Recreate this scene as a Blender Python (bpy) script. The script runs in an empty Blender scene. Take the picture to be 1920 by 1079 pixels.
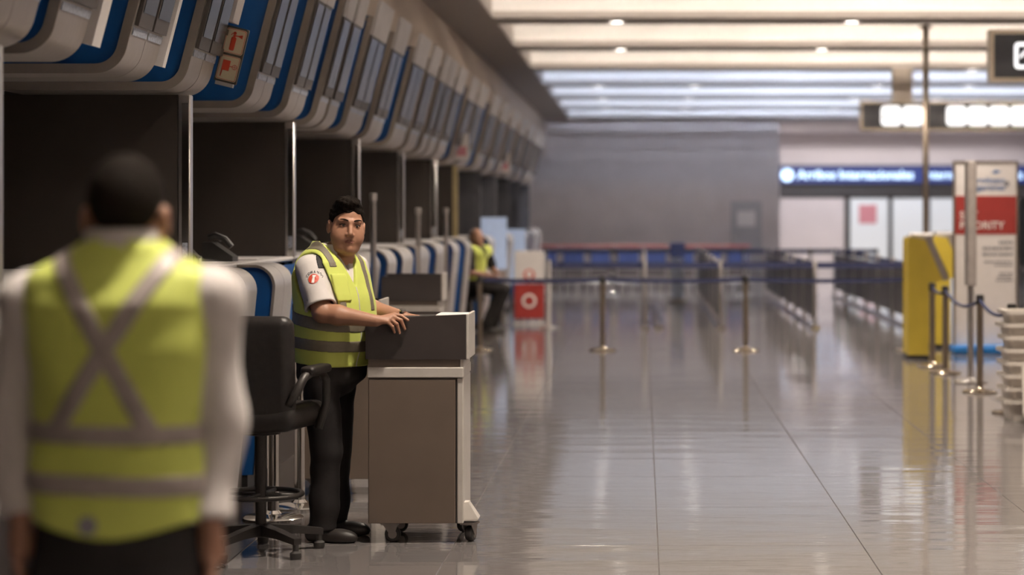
import bpy, math, random
import numpy as np
from mathutils import Vector, Matrix
random.seed(7)
SC = bpy.context.scene
COL = SC.collection
# ------------------------------------------------------------------ camera
F = 4000.0            # focal length in pixels of the 1920x1079 frame
VX, VY, H = 1205.0, 403.0, 1.65   # vanishing point of the hall, eye height
cam_d = bpy.data.cameras.new('camera')
cam = bpy.data.objects.new('camera', cam_d); COL.objects.link(cam)
cam.location = (0, 0, H); cam.rotation_euler = (math.pi/2, 0, 0)
cam_d.sensor_width = 36.0; cam_d.lens = F/1920*36.0
cam_d.shift_x = -(VX-960)/1920; cam_d.shift_y = -(539.5-VY)/1920
cam_d.clip_start = .1; cam_d.clip_end = 300
cam_d.dof.use_dof = True; cam_d.dof.focus_distance = 11.0
cam_d.dof.aperture_fstop = (cam_d.lens/1000)/.048
SC.camera = cam
# ------------------------------------------------------------------ world, exposure
w = bpy.data.worlds.new('world'); SC.world = w; w.use_nodes = True
w.node_tree.nodes['Background'].inputs[0].default_value = (.5, .45, .42, 1)
w.node_tree.nodes['Background'].inputs[1].default_value = .03
SC.view_settings.view_transform = 'Standard'; SC.view_settings.look = 'None'
SC.view_settings.gamma = 1; SC.view_settings.use_curve_mapping = False
SC.view_settings.exposure = 0.32
SC.cycles.use_denoising = True
SC.cycles.max_bounces = 7; SC.cycles.diffuse_bounces = 4; SC.cycles.glossy_bounces = 4
SC.cycles.sample_clamp_indirect = 6.0; SC.cycles.caustics_reflective = False; SC.cycles.caustics_refractive = False
COVE_WARM = 1000.0; COVE_COOL = 1000.0; COVE_NEAR = 420.0; SPOT_W = 270.0

# ------------------------------------------------------------------ materials
MATS = {}
def mat(name, col=(.5,.5,.5), rough=.5, metal=0., var=.10, scale=14., bump=0., emit=None, es=0., spec=.5, coat=0., sheen=0., trans=0., stretch=None):
    if name in MATS: return MATS[name]
    m = bpy.data.materials.new(name); m.use_nodes = True
    nt = m.node_tree; b = nt.nodes['Principled BSDF']
    tc = nt.nodes.new('ShaderNodeTexCoord'); nz = nt.nodes.new('ShaderNodeTexNoise')
    nz.inputs['Scale'].default_value = scale; nz.inputs['Detail'].default_value = 4
    src = tc.outputs['Object']
    if stretch:
        mp = nt.nodes.new('ShaderNodeMapping'); mp.inputs['Scale'].default_value = stretch
        nt.links.new(src, mp.inputs['Vector']); src = mp.outputs['Vector']
    nt.links.new(src, nz.inputs['Vector'])
    rp = nt.nodes.new('ShaderNodeValToRGB')
    lo = [max(0, c*(1-var)) for c in col]; hi = [min(1, c*(1+var)) for c in col]
    rp.color_ramp.elements[0].position = .3; rp.color_ramp.elements[1].position = .7
    rp.color_ramp.elements[0].color = (*lo, 1); rp.color_ramp.elements[1].color = (*hi, 1)
    nt.links.new(nz.outputs['Fac'], rp.inputs['Fac']); nt.links.new(rp.outputs['Color'], b.inputs['Base Color'])
    b.inputs['Roughness'].default_value = rough; b.inputs['Metallic'].default_value = metal
    b.inputs['Specular IOR Level'].default_value = spec
    b.inputs['Coat Weight'].default_value = coat; b.inputs['Sheen Weight'].default_value = sheen
    b.inputs['Transmission Weight'].default_value = trans
    if bump:
        bp = nt.nodes.new('ShaderNodeBump'); bp.inputs['Strength'].default_value = bump; bp.inputs['Distance'].default_value = .01
        nt.links.new(nz.outputs['Fac'], bp.inputs['Height']); nt.links.new(bp.outputs['Normal'], b.inputs['Normal'])
    if emit:
        b.inputs['Emission Color'].default_value = (*emit, 1); b.inputs['Emission Strength'].default_value = es
    MATS[name] = m; return m

def floor_mat(name, col, rough):
    m = mat(name, col, rough, var=.10, scale=60)
    nt = m.node_tree; b = nt.nodes['Principled BSDF']
    geo = nt.nodes.new('ShaderNodeNewGeometry')
    n1 = nt.nodes.new('ShaderNodeTexNoise'); n1.inputs['Scale'].default_value = 1.6; n1.inputs['Detail'].default_value = 3
    n2 = nt.nodes.new('ShaderNodeTexNoise'); n2.inputs['Scale'].default_value = 38; n2.inputs['Detail'].default_value = 2
    ad = nt.nodes.new('ShaderNodeMath'); ad.operation = 'MULTIPLY_ADD'; ad.inputs[1].default_value = .018
    bp = nt.nodes.new('ShaderNodeBump'); bp.inputs['Strength'].default_value = 1.0; bp.inputs['Distance'].default_value = .0035
    mp = nt.nodes.new('ShaderNodeMapping'); mp.inputs['Scale'].default_value = (.55, 2.6, 1)
    nt.links.new(geo.outputs['Position'], mp.inputs['Vector']); nt.links.new(mp.outputs['Vector'], n1.inputs['Vector'])
    nt.links.new(geo.outputs['Position'], n2.inputs['Vector'])
    nt.links.new(n2.outputs['Fac'], ad.inputs[0]); nt.links.new(n1.outputs['Fac'], ad.inputs[2])
    nt.links.new(ad.outputs[0], bp.inputs['Height']); nt.links.new(bp.outputs['Normal'], b.inputs['Normal'])
    return m

ORD = ['first','second','third','fourth','fifth','sixth','seventh','eighth','ninth','tenth','eleventh','twelfth','thirteenth','fourteenth','fifteenth','sixteenth','seventeenth','eighteenth','nineteenth','twentieth']
# ------------------------------------------------------------------ mesh helpers
class MB:
    def __init__(s): s.v = []; s.f = []
    def add(s, v, f):
        o = len(s.v); s.v += [tuple(p) for p in v]; s.f += [tuple(i+o for i in q) for q in f]; return s
    def box(s, x0, x1, y0, y1, z0, z1, b=0.):
        if b <= 0:
            v = [(x,y,z) for z in (z0,z1) for y in (y0,y1) for x in (x0,x1)]
            return s.add(v, [(0,2,3,1),(4,5,7,6),(0,1,5,4),(2,6,7,3),(0,4,6,2),(1,3,7,5)])
        b = min(b, (x1-x0)/2.01, (y1-y0)/2.01, (z1-z0)/2.01)
        rings = []
        for z, i in ((z0,b),(z0+b,0),(z1-b,0),(z1,b)):
            c = b
            rings.append([(x0+i+c*(i==0),y0+i,z),(x1-i-c*(i==0),y0+i,z),(x1-i,y0+i+c*(i==0),z),(x1-i,y1-i-c*(i==0),z),
                          (x1-i-c*(i==0),y1-i,z),(x0+i+c*(i==0),y1-i,z),(x0+i,y1-i-c*(i==0),z),(x0+i,y0+i+c*(i==0),z)])
        return s.loft(rings)
    def loft(s, rings, cap=True, closed=False):
        n = len(rings[0]); v = [p for r in rings for p in r]; f = []
        m = len(rings)
        for k in range(m if closed else m-1):
            a = k*n; c = ((k+1) % m)*n
            for i in range(n):
                j = (i+1) % n; f.append((a+i, a+j, c+j, c+i))
        if cap and not closed:
            f.append(tuple(reversed(range(n)))); f.append(tuple((m-1)*n+i for i in range(n)))
        return s.add(v, f)
    def lathe(s, prof, c=(0,0,0), n=20, axis='z'):
        rings = []
        for r, h in prof:
            ring = []
            for i in range(n):
                a = 2*math.pi*i/n; x, y = r*math.cos(a), r*math.sin(a)
                p = (x,y,h) if axis == 'z' else ((h,x,y) if axis == 'x' else (y,h,x))
                ring.append((p[0]+c[0], p[1]+c[1], p[2]+c[2]))
            rings.append(ring)
        return s.loft(rings)
    def tube(s, pts, r, n=10, closed=False):
        pts = [Vector(p) for p in pts]; rings = []; m = len(pts)
        t0 = (pts[1]-pts[0]).normalized(); up = Vector((0,0,1)) if abs(t0.z) < .9 else Vector((1,0,0))
        nrm = t0.cross(up).normalized()
        for k, p in enumerate(pts):
            if closed: t = (pts[(k+1) % m]-pts[k-1]).normalized()
            else: t = (pts[min(k+1,m-1)]-pts[max(k-1,0)]).normalized()
            nrm = (nrm - t*nrm.dot(t)).normalized(); bn = t.cross(nrm)
            rr = r[k] if isinstance(r, (list,tuple)) else r
            rings.append([tuple(p + nrm*rr*math.cos(2*math.pi*i/n) + bn*rr*math.sin(2*math.pi*i/n)) for i in range(n)])
        return s.loft(rings, closed=closed)
    def prism(s, poly, a0, a1, axis='y'):
        # poly: 2D points. axis y: (x,z) extruded along y ; x: (y,z) along x ; z: (x,y) along z
        def P(p, h): return (p[0],h,p[1]) if axis == 'y' else ((h,p[0],p[1]) if axis == 'x' else (p[0],p[1],h))
        return s.loft([[P(p,a0) for p in poly],[P(p,a1) for p in poly]])
    def build(s, name, m, parent=None, smooth=False, loc=None):
        me = bpy.data.meshes.new(name); me.from_pydata(s.v, [], s.f)
        import bmesh
        bm = bmesh.new(); bm.from_mesh(me); bmesh.ops.recalc_face_normals(bm, faces=bm.faces); bm.to_mesh(me); bm.free()
        return link(name, me, m, parent, smooth, loc)
def link(name, me, m, parent=None, smooth=False, loc=None):
    if m and not me.materials: me.materials.append(m if not isinstance(m, str) else MATS[m])
    if smooth == 'auto':
        me.polygons.foreach_set('use_smooth', [True]*len(me.polygons)); me.set_sharp_from_angle(angle=math.radians(38))
    elif smooth: me.polygons.foreach_set('use_smooth', [True]*len(me.polygons))
    o = bpy.data.objects.new(name, me); COL.objects.link(o)
    if parent: o.parent = parent
    if loc: o.location = loc
    return o
def tag(o, label=None, cat=None, group=None, kind=None):
    if label: o['label'] = label
    if cat: o['category'] = cat
    if group: o['group'] = group
    if kind: o['kind'] = kind
    return o
def thing(name, loc, label, cat, group=None, rz=0):
    o = bpy.data.objects.new(name, None); COL.objects.link(o); o.location = loc; o.rotation_euler = (0,0,rz)
    o.empty_display_size = .1
    return tag(o, label, cat, group)
def copy_tree(o, loc, rz=None, label=None, group=None):
    def cp(a, par):
        c = a.copy(); COL.objects.link(c); c.parent = par
        for ch in a.children: cp(ch, c)
        return c
    c = cp(o, None); c.location = loc
    if rz is not None: c.rotation_euler = (0,0,rz)
    if label: c['label'] = label
    if group: c['group'] = group
    return c
def text_mesh(name, s, size, m, parent, loc, rot=(math.pi/2,0,0), align='CENTER', ext=.001, bold=0.):
    cu = bpy.data.curves.new(name, 'FONT'); cu.body = s; cu.size = size; cu.align_x = align; cu.align_y = 'CENTER'; cu.extrude = ext; cu.offset = bold; cu.resolution_u = 3
    t = bpy.data.objects.new('tmp', cu); COL.objects.link(t)
    me = bpy.data.meshes.new_from_object(t.evaluated_get(bpy.context.evaluated_depsgraph_get()))
    bpy.data.objects.remove(t); bpy.data.curves.remove(cu)
    o = link(name, me, m, parent); o.location = loc; o.rotation_euler = rot; return o
def rrect(x0, x1, z0, z1, r, n=5):
    p = []
    for cx, cz, a0 in ((x1-r,z0+r,-90),(x1-r,z1-r,0),(x0+r,z1-r,90),(x0+r,z0+r,180)):
        for i in range(n+1):
            a = math.radians(a0+90*i/n); p.append((cx+r*math.cos(a), cz+r*math.sin(a)))
    return p
def PX(px, py, Y): return ((px-VX)*Y/F, Y, H-(py-VY)*Y/F)

# ------------------------------------------------------------------ implicit surfaces for soft shapes
def smin(a, b, k):
    h = np.clip(.5+.5*(b-a)/k, 0, 1); return b*(1-h)+a*h - k*h*(1-h)
def smax(a, b, k): return -smin(-a, -b, k)
def rc(X, Y, Z, a, b, ra, rb, sy=None):
    a = np.array(a, float); b = np.array(b, float); d = b-a
    dx, dy, dz = X-a[0], Y-a[1], Z-a[2]
    t = np.clip((dx*d[0]+dy*d[1]+dz*d[2])/max(d@d, 1e-9), 0, 1)
    return np.sqrt((dx-t*d[0])**2+(dy-t*d[1])**2+(dz-t*d[2])**2) - (ra+(rb-ra)*t)
def ell(X, Y, Z, c, r):
    x, y, z = (X-c[0]), (Y-c[1]), (Z-c[2])
    k0 = np.sqrt((x/r[0])**2+(y/r[1])**2+(z/r[2])**2); k1 = np.sqrt((x/r[0]**2)**2+(y/r[1]**2)**2+(z/r[2]**2)**2)+1e-9
    return k0*(k0-1)/k1
def rbx(X, Y, Z, c, hs, r):
    qx, qy, qz = np.abs(X-c[0])-hs[0]+r, np.abs(Y-c[1])-hs[1]+r, np.abs(Z-c[2])-hs[2]+r
    return np.sqrt(np.maximum(qx,0)**2+np.maximum(qy,0)**2+np.maximum(qz,0)**2)+np.minimum(np.maximum(qx,np.maximum(qy,qz)),0)-r
def loftz(U, V, Z, tab, n=2.3):
    # stack of superellipses: rows (z, cu, cv, ru, rv)
    tab = np.array(tab, float); z = Z
    cu, cv, ru, rv = [np.interp(z, tab[:,0], tab[:,i]) for i in (1,2,3,4)]
    q = (np.abs((U-cu)/ru)**n+np.abs((V-cv)/rv)**n)**(1/n)
    return (q-1)*np.minimum(ru, rv)
def surf(name, f, lo, hi, h, m, parent=None, origin=(0,0,0)):
    """surface nets over an implicit function; returns a linked mesh"""
    lo = np.array(lo, float); hi = np.array(hi, float)
    n = np.ceil((hi-lo)/h).astype(int)+1
    ax = [(lo[i]+h*np.arange(n[i])).astype(np.float32) for i in range(3)]
    D = f(ax[0][:,None,None], ax[1][None,:,None], ax[2][None,None,:]) + np.zeros(tuple(n), np.float32)
    D = D.astype(np.float32)
    for i in range(3):
        sl = [slice(None)]*3; sl[i] = 0; D[tuple(sl)] = 1; sl[i] = -1; D[tuple(sl)] = 1
    S = D < 0
    cid = []; pos = []; flip = []
    st = np.array([n[1]*n[2], n[2], 1])
    for a in range(3):
        s0 = [slice(None)]*3; s1 = [slice(None)]*3; s0[a] = slice(0,-1); s1[a] = slice(1,None)
        idx = np.argwhere(S[tuple(s0)] != S[tuple(s1)])
        if not len(idx): continue
        e = np.zeros(3, int); e[a] = 1
        d0 = D[tuple(idx.T)]; d1 = D[tuple((idx+e).T)]
        p = idx.astype(float); p[:,a] += d0/(d0-d1)
        b, c = (a+1) % 3, (a+2) % 3
        eb = np.zeros(3, int); eb[b] = 1; ec = np.zeros(3, int); ec[c] = 1
        q = np.stack([(idx-eb-ec)@st, (idx-ec)@st, idx@st, (idx-eb)@st], 1)
        cid.append(q); pos.append(p); flip.append(d0 < 0)
    cid = np.concatenate(cid); pos = np.concatenate(pos); flip = np.concatenate(flip)
    u, inv = np.unique(cid.ravel(), return_inverse=True); inv = inv.reshape(cid.shape)
    cnt = np.bincount(inv.ravel(), minlength=len(u)).astype(float)
    V = np.stack([np.bincount(inv.ravel(), weights=np.repeat(pos[:,i], 4), minlength=len(u))/cnt for i in range(3)], 1)*h+lo
    Q = np.where(flip[:,None], inv, inv[:,::-1])
    me = bpy.data.meshes.new(name)
    me.vertices.add(len(V)); me.vertices.foreach_set('co', (V-np.array(origin)).astype(np.float32).ravel())
    me.loops.add(Q.size); me.loops.foreach_set('vertex_index', Q.ravel().astype(np.int32))
    me.polygons.add(len(Q)); me.polygons.foreach_set('loop_start', np.arange(0, Q.size, 4, dtype=np.int32))
    me.update(calc_edges=True); me.validate()
    return link(name, me, m, parent, True)
def join_meshes(objs, name):
    """merge several mesh objects (same material) into the first"""
    import bmesh
    bm = bmesh.new()
    for o in objs: bm.from_mesh(o.data)
    me = bpy.data.meshes.new(name); bm.to_mesh(me); bm.free()
    me.materials.append(objs[0].data.materials[0]); me.polygons.foreach_set('use_smooth', [True]*len(me.polygons))
    par = objs[0].parent
    for o in objs: bpy.data.objects.remove(o)
    return link(name, me, None, par, True)

# ================================================================== palette
M_tile = floor_mat('polished_floor', (.178,.162,.160), .07)
M_dark_floor = floor_mat('dark_floor', (.07,.058,.052), .2)
M_joint = mat('joint', (.10,.085,.08), .7)
M_white = mat('ceiling_white', (.80,.78,.76), .8, var=.03)
M_beam = mat('beam_grey', (.34,.31,.29), .8, var=.04)
M_beige = mat('wall_beige', (.56,.47,.40), .85, var=.05, scale=2)
M_greywall = mat('wall_grey', (.60,.53,.51), .8, var=.05, scale=1.5)
M_pale = mat('wall_pale', (.66,.62,.63), .8, var=.03, scale=1.5)
M_brown = mat('partition_brown', (.034,.025,.020), .5, var=.10, scale=4)
M_slate = mat('partition_slate', (.07,.07,.085), .45, var=.12, scale=4)
M_steel = mat('brushed_steel', (.62,.59,.57), .28, 1., var=.08, scale=50, stretch=(1,1,.05))
M_chrome = mat('chrome', (.75,.73,.70), .12, 1., var=.03)
M_bronze = mat('bronze_steel', (.36,.30,.24), .33, 1., var=.06)
M_alu = mat('satin_aluminium', (.44,.395,.365), .36, .55, var=.05, scale=30, stretch=(1,1,.1))
M_rim = mat('rim_taupe', (.30,.255,.22), .45, .2, var=.06)
M_blue = mat('panel_blue', (.006,.075,.26), .4, var=.08, scale=6)
M_screen = mat('screen_glass', (.014,.013,.015), .22, var=.2, scale=3, spec=.25)
M_screenframe = mat('screen_frame', (.07,.058,.052), .45)
M_plate = mat('plate_grey', (.56,.53,.52), .5, var=.05)
M_strip = mat('label_strip', (.42,.45,.52), .4, .2, var=.35, scale=70)
M_whiteplastic = mat('white_plastic', (.74,.69,.64), .45, var=.05)
M_black = mat('black_plastic', (.018,.016,.015), .45, var=.2)
M_rubber = mat('rubber_black', (.03,.027,.025), .7)
M_navy = mat('navy_webbing', (.018,.024,.075), .7)
M_yellow = mat('kiosk_yellow', (.66,.50,.06), .45, var=.06, scale=4)
M_red = mat('sign_red', (.33,.03,.025), .5, var=.05)
M_paper = mat('board_white', (.78,.73,.71), .55, var=.03)
M_letter_white = mat('letter_white', (.85,.82,.80), .5, var=.02)
M_letter_grey = mat('letter_grey', (.25,.24,.26), .6, var=.02)
M_letter_blue = mat('letter_blue', (.05,.14,.36), .6, var=.02)
M_lamp_warm = mat('cove_lamp_warm', (1,1,1), .5, emit=(1.,.86,.72), es=COVE_WARM)
M_lamp_near = mat('cove_lamp_dim', (1,1,1), .5, emit=(1.,.86,.72), es=COVE_NEAR)
M_lamp_cool = mat('cove_lamp_cool', (1,1,1), .5, emit=(.70,.80,1.), es=COVE_COOL)
M_lens = mat('downlight_lens', (1,1,1), .4, emit=(1.,.93,.84), es=22.)
M_signglow = mat('sign_glow', (1,1,1), .4, emit=(.95,.97,1.), es=.95)
M_arrglow = mat('arrivals_glow', (.6,.8,1), .4, emit=(.50,.72,1.), es=1.5)
M_arrblue = mat('arrivals_blue', (.01,.02,.12), .4, emit=(.01,.03,.16), es=.55)

# ================================================================== the hall
CZ = 4.34; XL = -2.05; XR = 13.0; YB = -6.0; YF = 60.0; YR = 70.0
# floor: bed, dark border, tiles
fl = MB().box(-5.2, XR, YB, YR, -.12, -.004).build('floor', M_joint); tag(fl, kind='structure')
TW, TD = 1.02, 1.4; TX0 = .076-9*TW; TY0 = 10.63-12*TD
tile_me = None; ntile = 0
rest = MB()
for i in range(24):
    x0 = TX0+i*TW
    if x0 < -2.0-TW+.05: continue
    for j in range(58):
        y0 = TY0+j*TD
        if y0 > YR-.5: continue
        xa = max(x0, -1.965)
        yc = y0+TD/2
        px0 = VX+F*x0/max(yc,.5); px1 = VX+F*(x0+TW)/max(yc,.5); py = VY+H*F/max(yc,.5)
        vis = 8.2 < yc < 31 and px1 > 200 and px0 < 1920
        if vis and xa == x0:
            if tile_me is None:
                t = MB().box(.002, TW-.002, .002, TD-.002, -.02, 0, .0012).build('tile', M_tile, fl); tile_me = t.data
            else: t = link('tile', tile_me, None, fl)
            t.location = (x0, y0, 0); ntile += 1
        else: rest.box(xa+.002, min(x0+TW, XR)-.002, y0+.002, min(y0+TD, YR)-.002, -.02, 0)
o = rest.build('tile_field', M_tile, fl); tag(o, kind='stuff')
o = MB().box(-5.2, -1.97, YB, YF, -.02, 0).build('floor_border', M_dark_floor, fl)

# ceiling: soffit, beams and curved cove panels in bays 4.95 m apart
ceil = MB().box(-5.2, XR, YB, YR+2, 5.25, 5.4).build('ceiling', M_white); tag(ceil, kind='structure')
MB().box(-3.0, XL, YB, YF, CZ, 5.25).build('soffit', M_beam, ceil)
BAYS = [29.1+4.95*k for k in range(-6, 7)]
beam = MB()
bm_me = pn_me = None
for yb in BAYS:
    cool = yb > 38.5
    if bm_me is None:
        b = MB().box(XL, XR, 0, 1.0, CZ, 4.60).build('beam', M_beam, ceil); bm_me = b.data
        MBp = MB(); sec = []
        for k in range(25):
            a = math.sin(k/24*math.pi/2); y = 1.0+3.97*a; z = CZ+.02+.60*math.sqrt(max(0,1-a**3.5))
            sec.append((y, z))
        poly = sec+[(y, z+.05) for y, z in reversed(sec)]
        p = MBp.prism(poly, XL, XR, 'x').build('cove_panel', M_white, ceil, smooth='auto'); pn_me = p.data
    else:
        b = link('beam', bm_me, None, ceil); p = link('cove_panel', pn_me, None, ceil)
    b.location.y = yb; p.location.y = yb
    lamp = thing('cove_lamp', (0, yb+1.12, 4.605), '%s linear lamp behind the %s ceiling beam from the grey wall' % ('cool' if cool else 'warm', ORD[12-round((yb-29.1)/4.95)-6]), 'lamp', 'cool ceiling cove lamps' if cool else 'warm ceiling cove lamps')
    MB().box(XL+.1, XR-.3, -.12, .20, -.005, .012).box(XL+.1, XR-.3, .19, .20, .012, .034).build('lamp_tray', M_beam, lamp)  # unseen front lip added to the tray, blocks tube light towards the hall
    for xa_, xb_ in ((XL+.15,-.3),(2.0,4.4),(6.6,9.2)): MB().lathe([(.022, xa_), (.022, xb_)], (0,0,.045), 8, 'x').build('lamp_tube', M_lamp_cool if cool else (M_lamp_warm if yb > 22 else M_lamp_near), lamp)
tray = None

# downlights in the beams (and one pair in the recess)
dl = None
def downlight(x, y, label, group, energy=0., z=CZ, colr=(1,.88,.74), cone=115):
    global dl
    if dl is None:
        dl = thing('downlight', (x,y,z), label, 'ceiling light', group)
        MB().lathe([(.10,0),(.135,0),(.14,-.012),(.11,-.022),(.10,-.012)], n=20).build('trim_ring', M_white, dl, 'auto')
        MB().lathe([(0.001,-.012),(.10,-.012),(.10,-.006),(0.001,-.006)], n=20).build('lens', M_lens, dl)
        o = dl
    else: o = copy_tree(dl, (x,y,z), label=label, group=group)
    if energy > 0:
        L = bpy.data.lights.new('spot', 'SPOT'); L.energy = energy; L.color = colr; L.spot_size = math.radians(cone); L.spot_blend = .7 if cone < 150 else .08; L.shadow_soft_size = .12
        s = bpy.data.objects.new('spot', L); COL.objects.link(s); s.parent = o; s.location = (0,0,-.05)
    return o
for yb in BAYS:
    yc = yb+.5
    if yb < 36:
        for x in (-.36, 2.9, 6.2):
            downlight(x, yc, 'downlight in the %s ceiling beam from the grey wall, %s' % (ORD[12-round((yb-29.1)/4.95)-6], {-.36:'nearest the desks',2.9:'over the open floor',6.2:'farthest from the desks'}[x]), 'downlights in the warm beams', SPOT_W)
    elif yb < 41: 
        for x in (6.1,): downlight(x, yc, 'single round downlight in the beam where warm and cool ceiling meet', 'downlights at the change of light', SPOT_W)
    elif yb < 56:
        for x in (-.92, 1.08, 4.9, 6.8): downlight(x, yc, 'downlight in the %s ceiling beam from the grey wall, %s from the desks' % (ORD[12-round((yb-29.1)/4.95)-6], {-.92:'first',1.08:'second',4.9:'third',6.8:'fourth'}[x]), 'downlights in the cool beams', SPOT_W*.7, colr=(.82,.9,1))
# recess ceiling beyond the grey wall and its lights
MB().box(3.85, XR, YF+.4, YR, CZ-.02, CZ+.1).build('recess_ceiling', M_pale, ceil)
for x, y in ((4.85,66.0),(6.2,66.0),(8.6,66.0),(11.0,66.0)):
    downlight(x, y, '%s recess downlight before the arrivals doors, counted from the grey wall' % {4.85:'first',6.2:'second',8.6:'third',11.0:'fourth'}[x], 'downlights over the arrivals doors', SPOT_W*.75, CZ-.02, (1,.93,.92), 174)

# walls
o = MB().box(-2.95, -2.75, YB, YF, 3.28, CZ).box(-5.2,-2.95,YB,YF,3.28,3.36).build('wall_left', M_beige); tag(o, kind='structure')
o = MB().box(-5.3, -5.1, YB, YF, 0, 3.36).build('wall_back_of_desks', M_brown); o.name = 'wall_rear'; tag(o, kind='structure')
o = MB().box(-5.3, 3.85, YF, YF+.25, 0, 5.3).build('wall_far', M_greywall); tag(o, kind='structure')
o = MB().box(3.6, 3.85, YF+.25, YR, 0, 5.3).build('wall_return', M_pale); tag(o, kind='structure')
o = MB().box(3.85, 4.45, YR, YR+.2, 0, 5.3).box(4.45, XR, YR, YR+.2, 2.31, 5.3).build('wall_arrivals', M_pale); tag(o, kind='structure')
o = MB().box(XR, XR+.2, YB, YR+3, 0, 5.4).build('wall_right', M_pale); tag(o, kind='structure')
o = MB().box(-5.3, XR, YB-.2, YB, 0, 5.4).build('wall_near', M_pale); tag(o, kind='structure')
o = MB().box(-5.3, 3.6, YF-.012, YF, 0, .12).build('baseboard_far', M_rim); tag(o, kind='structure')

# service door in the grey wall
M_door = mat('door_grey', (.36,.335,.34), .5, var=.05)
d = tag(MB().box(2.38,2.46,YF-.05,YF,0,2.12).box(3.36,3.44,YF-.05,YF,0,2.12).box(2.46,3.36,YF-.05,YF,2.04,2.12).build('door_1', M_greywall), kind='structure')
MB().box(2.47,3.35,YF-.035,YF-.002,.01,2.03,.004).build('door_leaf', M_door, d)
MB().box(2.66,3.16,YF-.042,YF-.035,1.33,1.75).build('notice', M_paper, d)
MB().box(2.54,2.58,YF-.09,YF-.035,.95,1.10,.008).build('handle', M_steel, d)

# arrivals doors: frame, frosted panes with light from behind put in as faint emission
M_frame = mat('door_frame_dark', (.035,.03,.028), .4, var=.1)
M_pane = mat('frosted_pane', (.72,.76,.78), .35, var=.02, emit=(.75,.86,.95), es=.12)
d2 = MB()
for xa, xb in ((4.40,4.48),(6.62,6.80),(8.06,8.19),(9.26,9.42),(10.7,10.85),(12.2,12.35)): d2.box(xa, xb, YR-.03, YR+.12, 0, 2.31)
d2.box(4.4, XR, YR-.03, YR+.12, 2.20, 2.66)
d2 = tag(d2.build('door_2', M_frame), kind='structure')
MB().box(4.48,6.62,YR+.0,YR+.05,.0,2.20).build('solid_panel', M_pale, d2)
for xa, xb in ((6.80,8.06),(8.19,9.26),(9.42,10.7),(10.85,12.2)):
    MB().box(xa, xb, YR+.03, YR+.045, .02, 2.20).build('pane', M_pane, d2)
M_pink = mat('door_notice_pink', (.62,.26,.30), .6, var=.15, scale=30)
nt_ = MB().box(7.10,7.68,YR-.01,YR+.01,1.36,1.98).build('door_notice', M_pink); tag(nt_, 'square pink notice stuck on the frosted arrivals door', 'notice')
nt_.location.y = .018

# arrivals sign on the pale wall
sg = thing('arrivals_sign', (4.45, YR, 2.68), 'long lit blue sign reading arrivals above the frosted doors', 'sign')
MB().box(0, 8.4, -.16, 0, 0, .56, .01).build('sign_box', M_arrblue, sg)
MB().box(-.04, 8.45, -.2, 0, .56, .60).box(-.04, 8.45, -.2, 0, -.04, 0).build('sign_edge', M_frame, sg)
MB().lathe([(.001,-.17),(.21,-.17),(.21,-.16),(.001,-.16)], (.28,0,.27), 24, 'y').build('round_symbol', M_arrglow, sg)
text_mesh('lettering', 'Arribos Internacionales', .40, M_arrglow, sg, (.62,-.165,.27), align='LEFT', bold=.008)
text_mesh('lettering', 'International Arrivals', .38, M_arrglow, sg, (4.75,-.165,.27), align='LEFT', bold=.004)

# ================================================================== check-in row along the left wall
LEAN = .26; CX = -2.40; CB = 2.30
def arc(cx, cz, r, a0, a1, n=8): return [(cx+r*math.cos(math.radians(a0+(a1-a0)*i/n)), cz+r*math.sin(math.radians(a0+(a1-a0)*i/n))) for i in range(n+1)]
def offset_path(path, d):
    out = []
    for i, p in enumerate(path):
        a = path[max(i-1,0)]; b = path[min(i+1,len(path)-1)]
        tx, tz = b[0]-a[0], b[1]-a[1]; l = math.hypot(tx,tz); out.append((p[0]-tz/l*d, p[1]+tx/l*d))
    return out
# canopy section: bottom runs forward, rounded corner, face leans out to the top
ang = math.degrees(math.atan(LEAN)); R_ = .15; TOPZ = 3.24
fx = lambda z: CX+LEAN*(z-CB)                 # front face plane
cxc = fx(CB+R_)-R_/math.cos(math.radians(ang))
can_path = [(-3.35,CB)]+arc(cxc, CB+R_, R_, -90, -ang, 10)+[(fx(TOPZ),TOPZ)]
can_in = offset_path(can_path, .045)
can_face_poly = can_in+[(-3.35,TOPZ)]
# desk section: front leans back towards the floor, rounded shoulder, flat top
DX = -2.20; DT = 1.35; DL = .10; dr = .13
dfx = lambda z: DX-DL*(1.17-z)
dang = math.degrees(math.atan(DL))
desk_path = [(dfx(.09),.09)]+arc(dfx(DT-dr)-dr/math.cos(math.radians(dang)), DT-dr, dr, -dang, 90, 10)+[(-2.425,DT)]
desk_in = offset_path(desk_path, .016)
desk_face_poly = desk_in+[(-2.425,.09)]
def shell(path, inner, y0, y1): return MB().prism(path+inner[::-1], y0, y1, 'y')
def face_box(z0, z1, y0, y1, t0, t1):
    """slab on the leaning canopy face, from depth t0 to t1 out of it"""
    n = (math.cos(math.radians(ang)), -math.sin(math.radians(ang)))
    p = lambda z, t: (fx(z)+n[0]*t, z+n[1]*t)
    return MB().prism([p(z0,t0),p(z0,t1),p(z1,t1),p(z1,t0)], y0, y1, 'y')
CAN = [(7.7,8.32),(8.6,9.07),(9.8,10.41),(11.13,11.72),(12.99,13.61),(14.28,14.94),(15.54,15.92),(16.05,16.5),(17.11,18.01),(18.56,19.37),
       (20.24,21.22),(21.63,22.4),(22.9,23.43),(23.67,24.32),(24.71,25.64),(26.6,27.5),(28.0,29.2),
       (30.4,31.7),(32.6,34.),(35.,36.5),(37.6,39.1),(40.2,41.7),(42.8,44.2),(45.,46.4)]
M_desk = mat('desk_silver', (.66,.625,.61), .32, .45, var=.04, scale=30)
M_maroon = mat('panel_maroon', (.055,.014,.012), .45)
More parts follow.
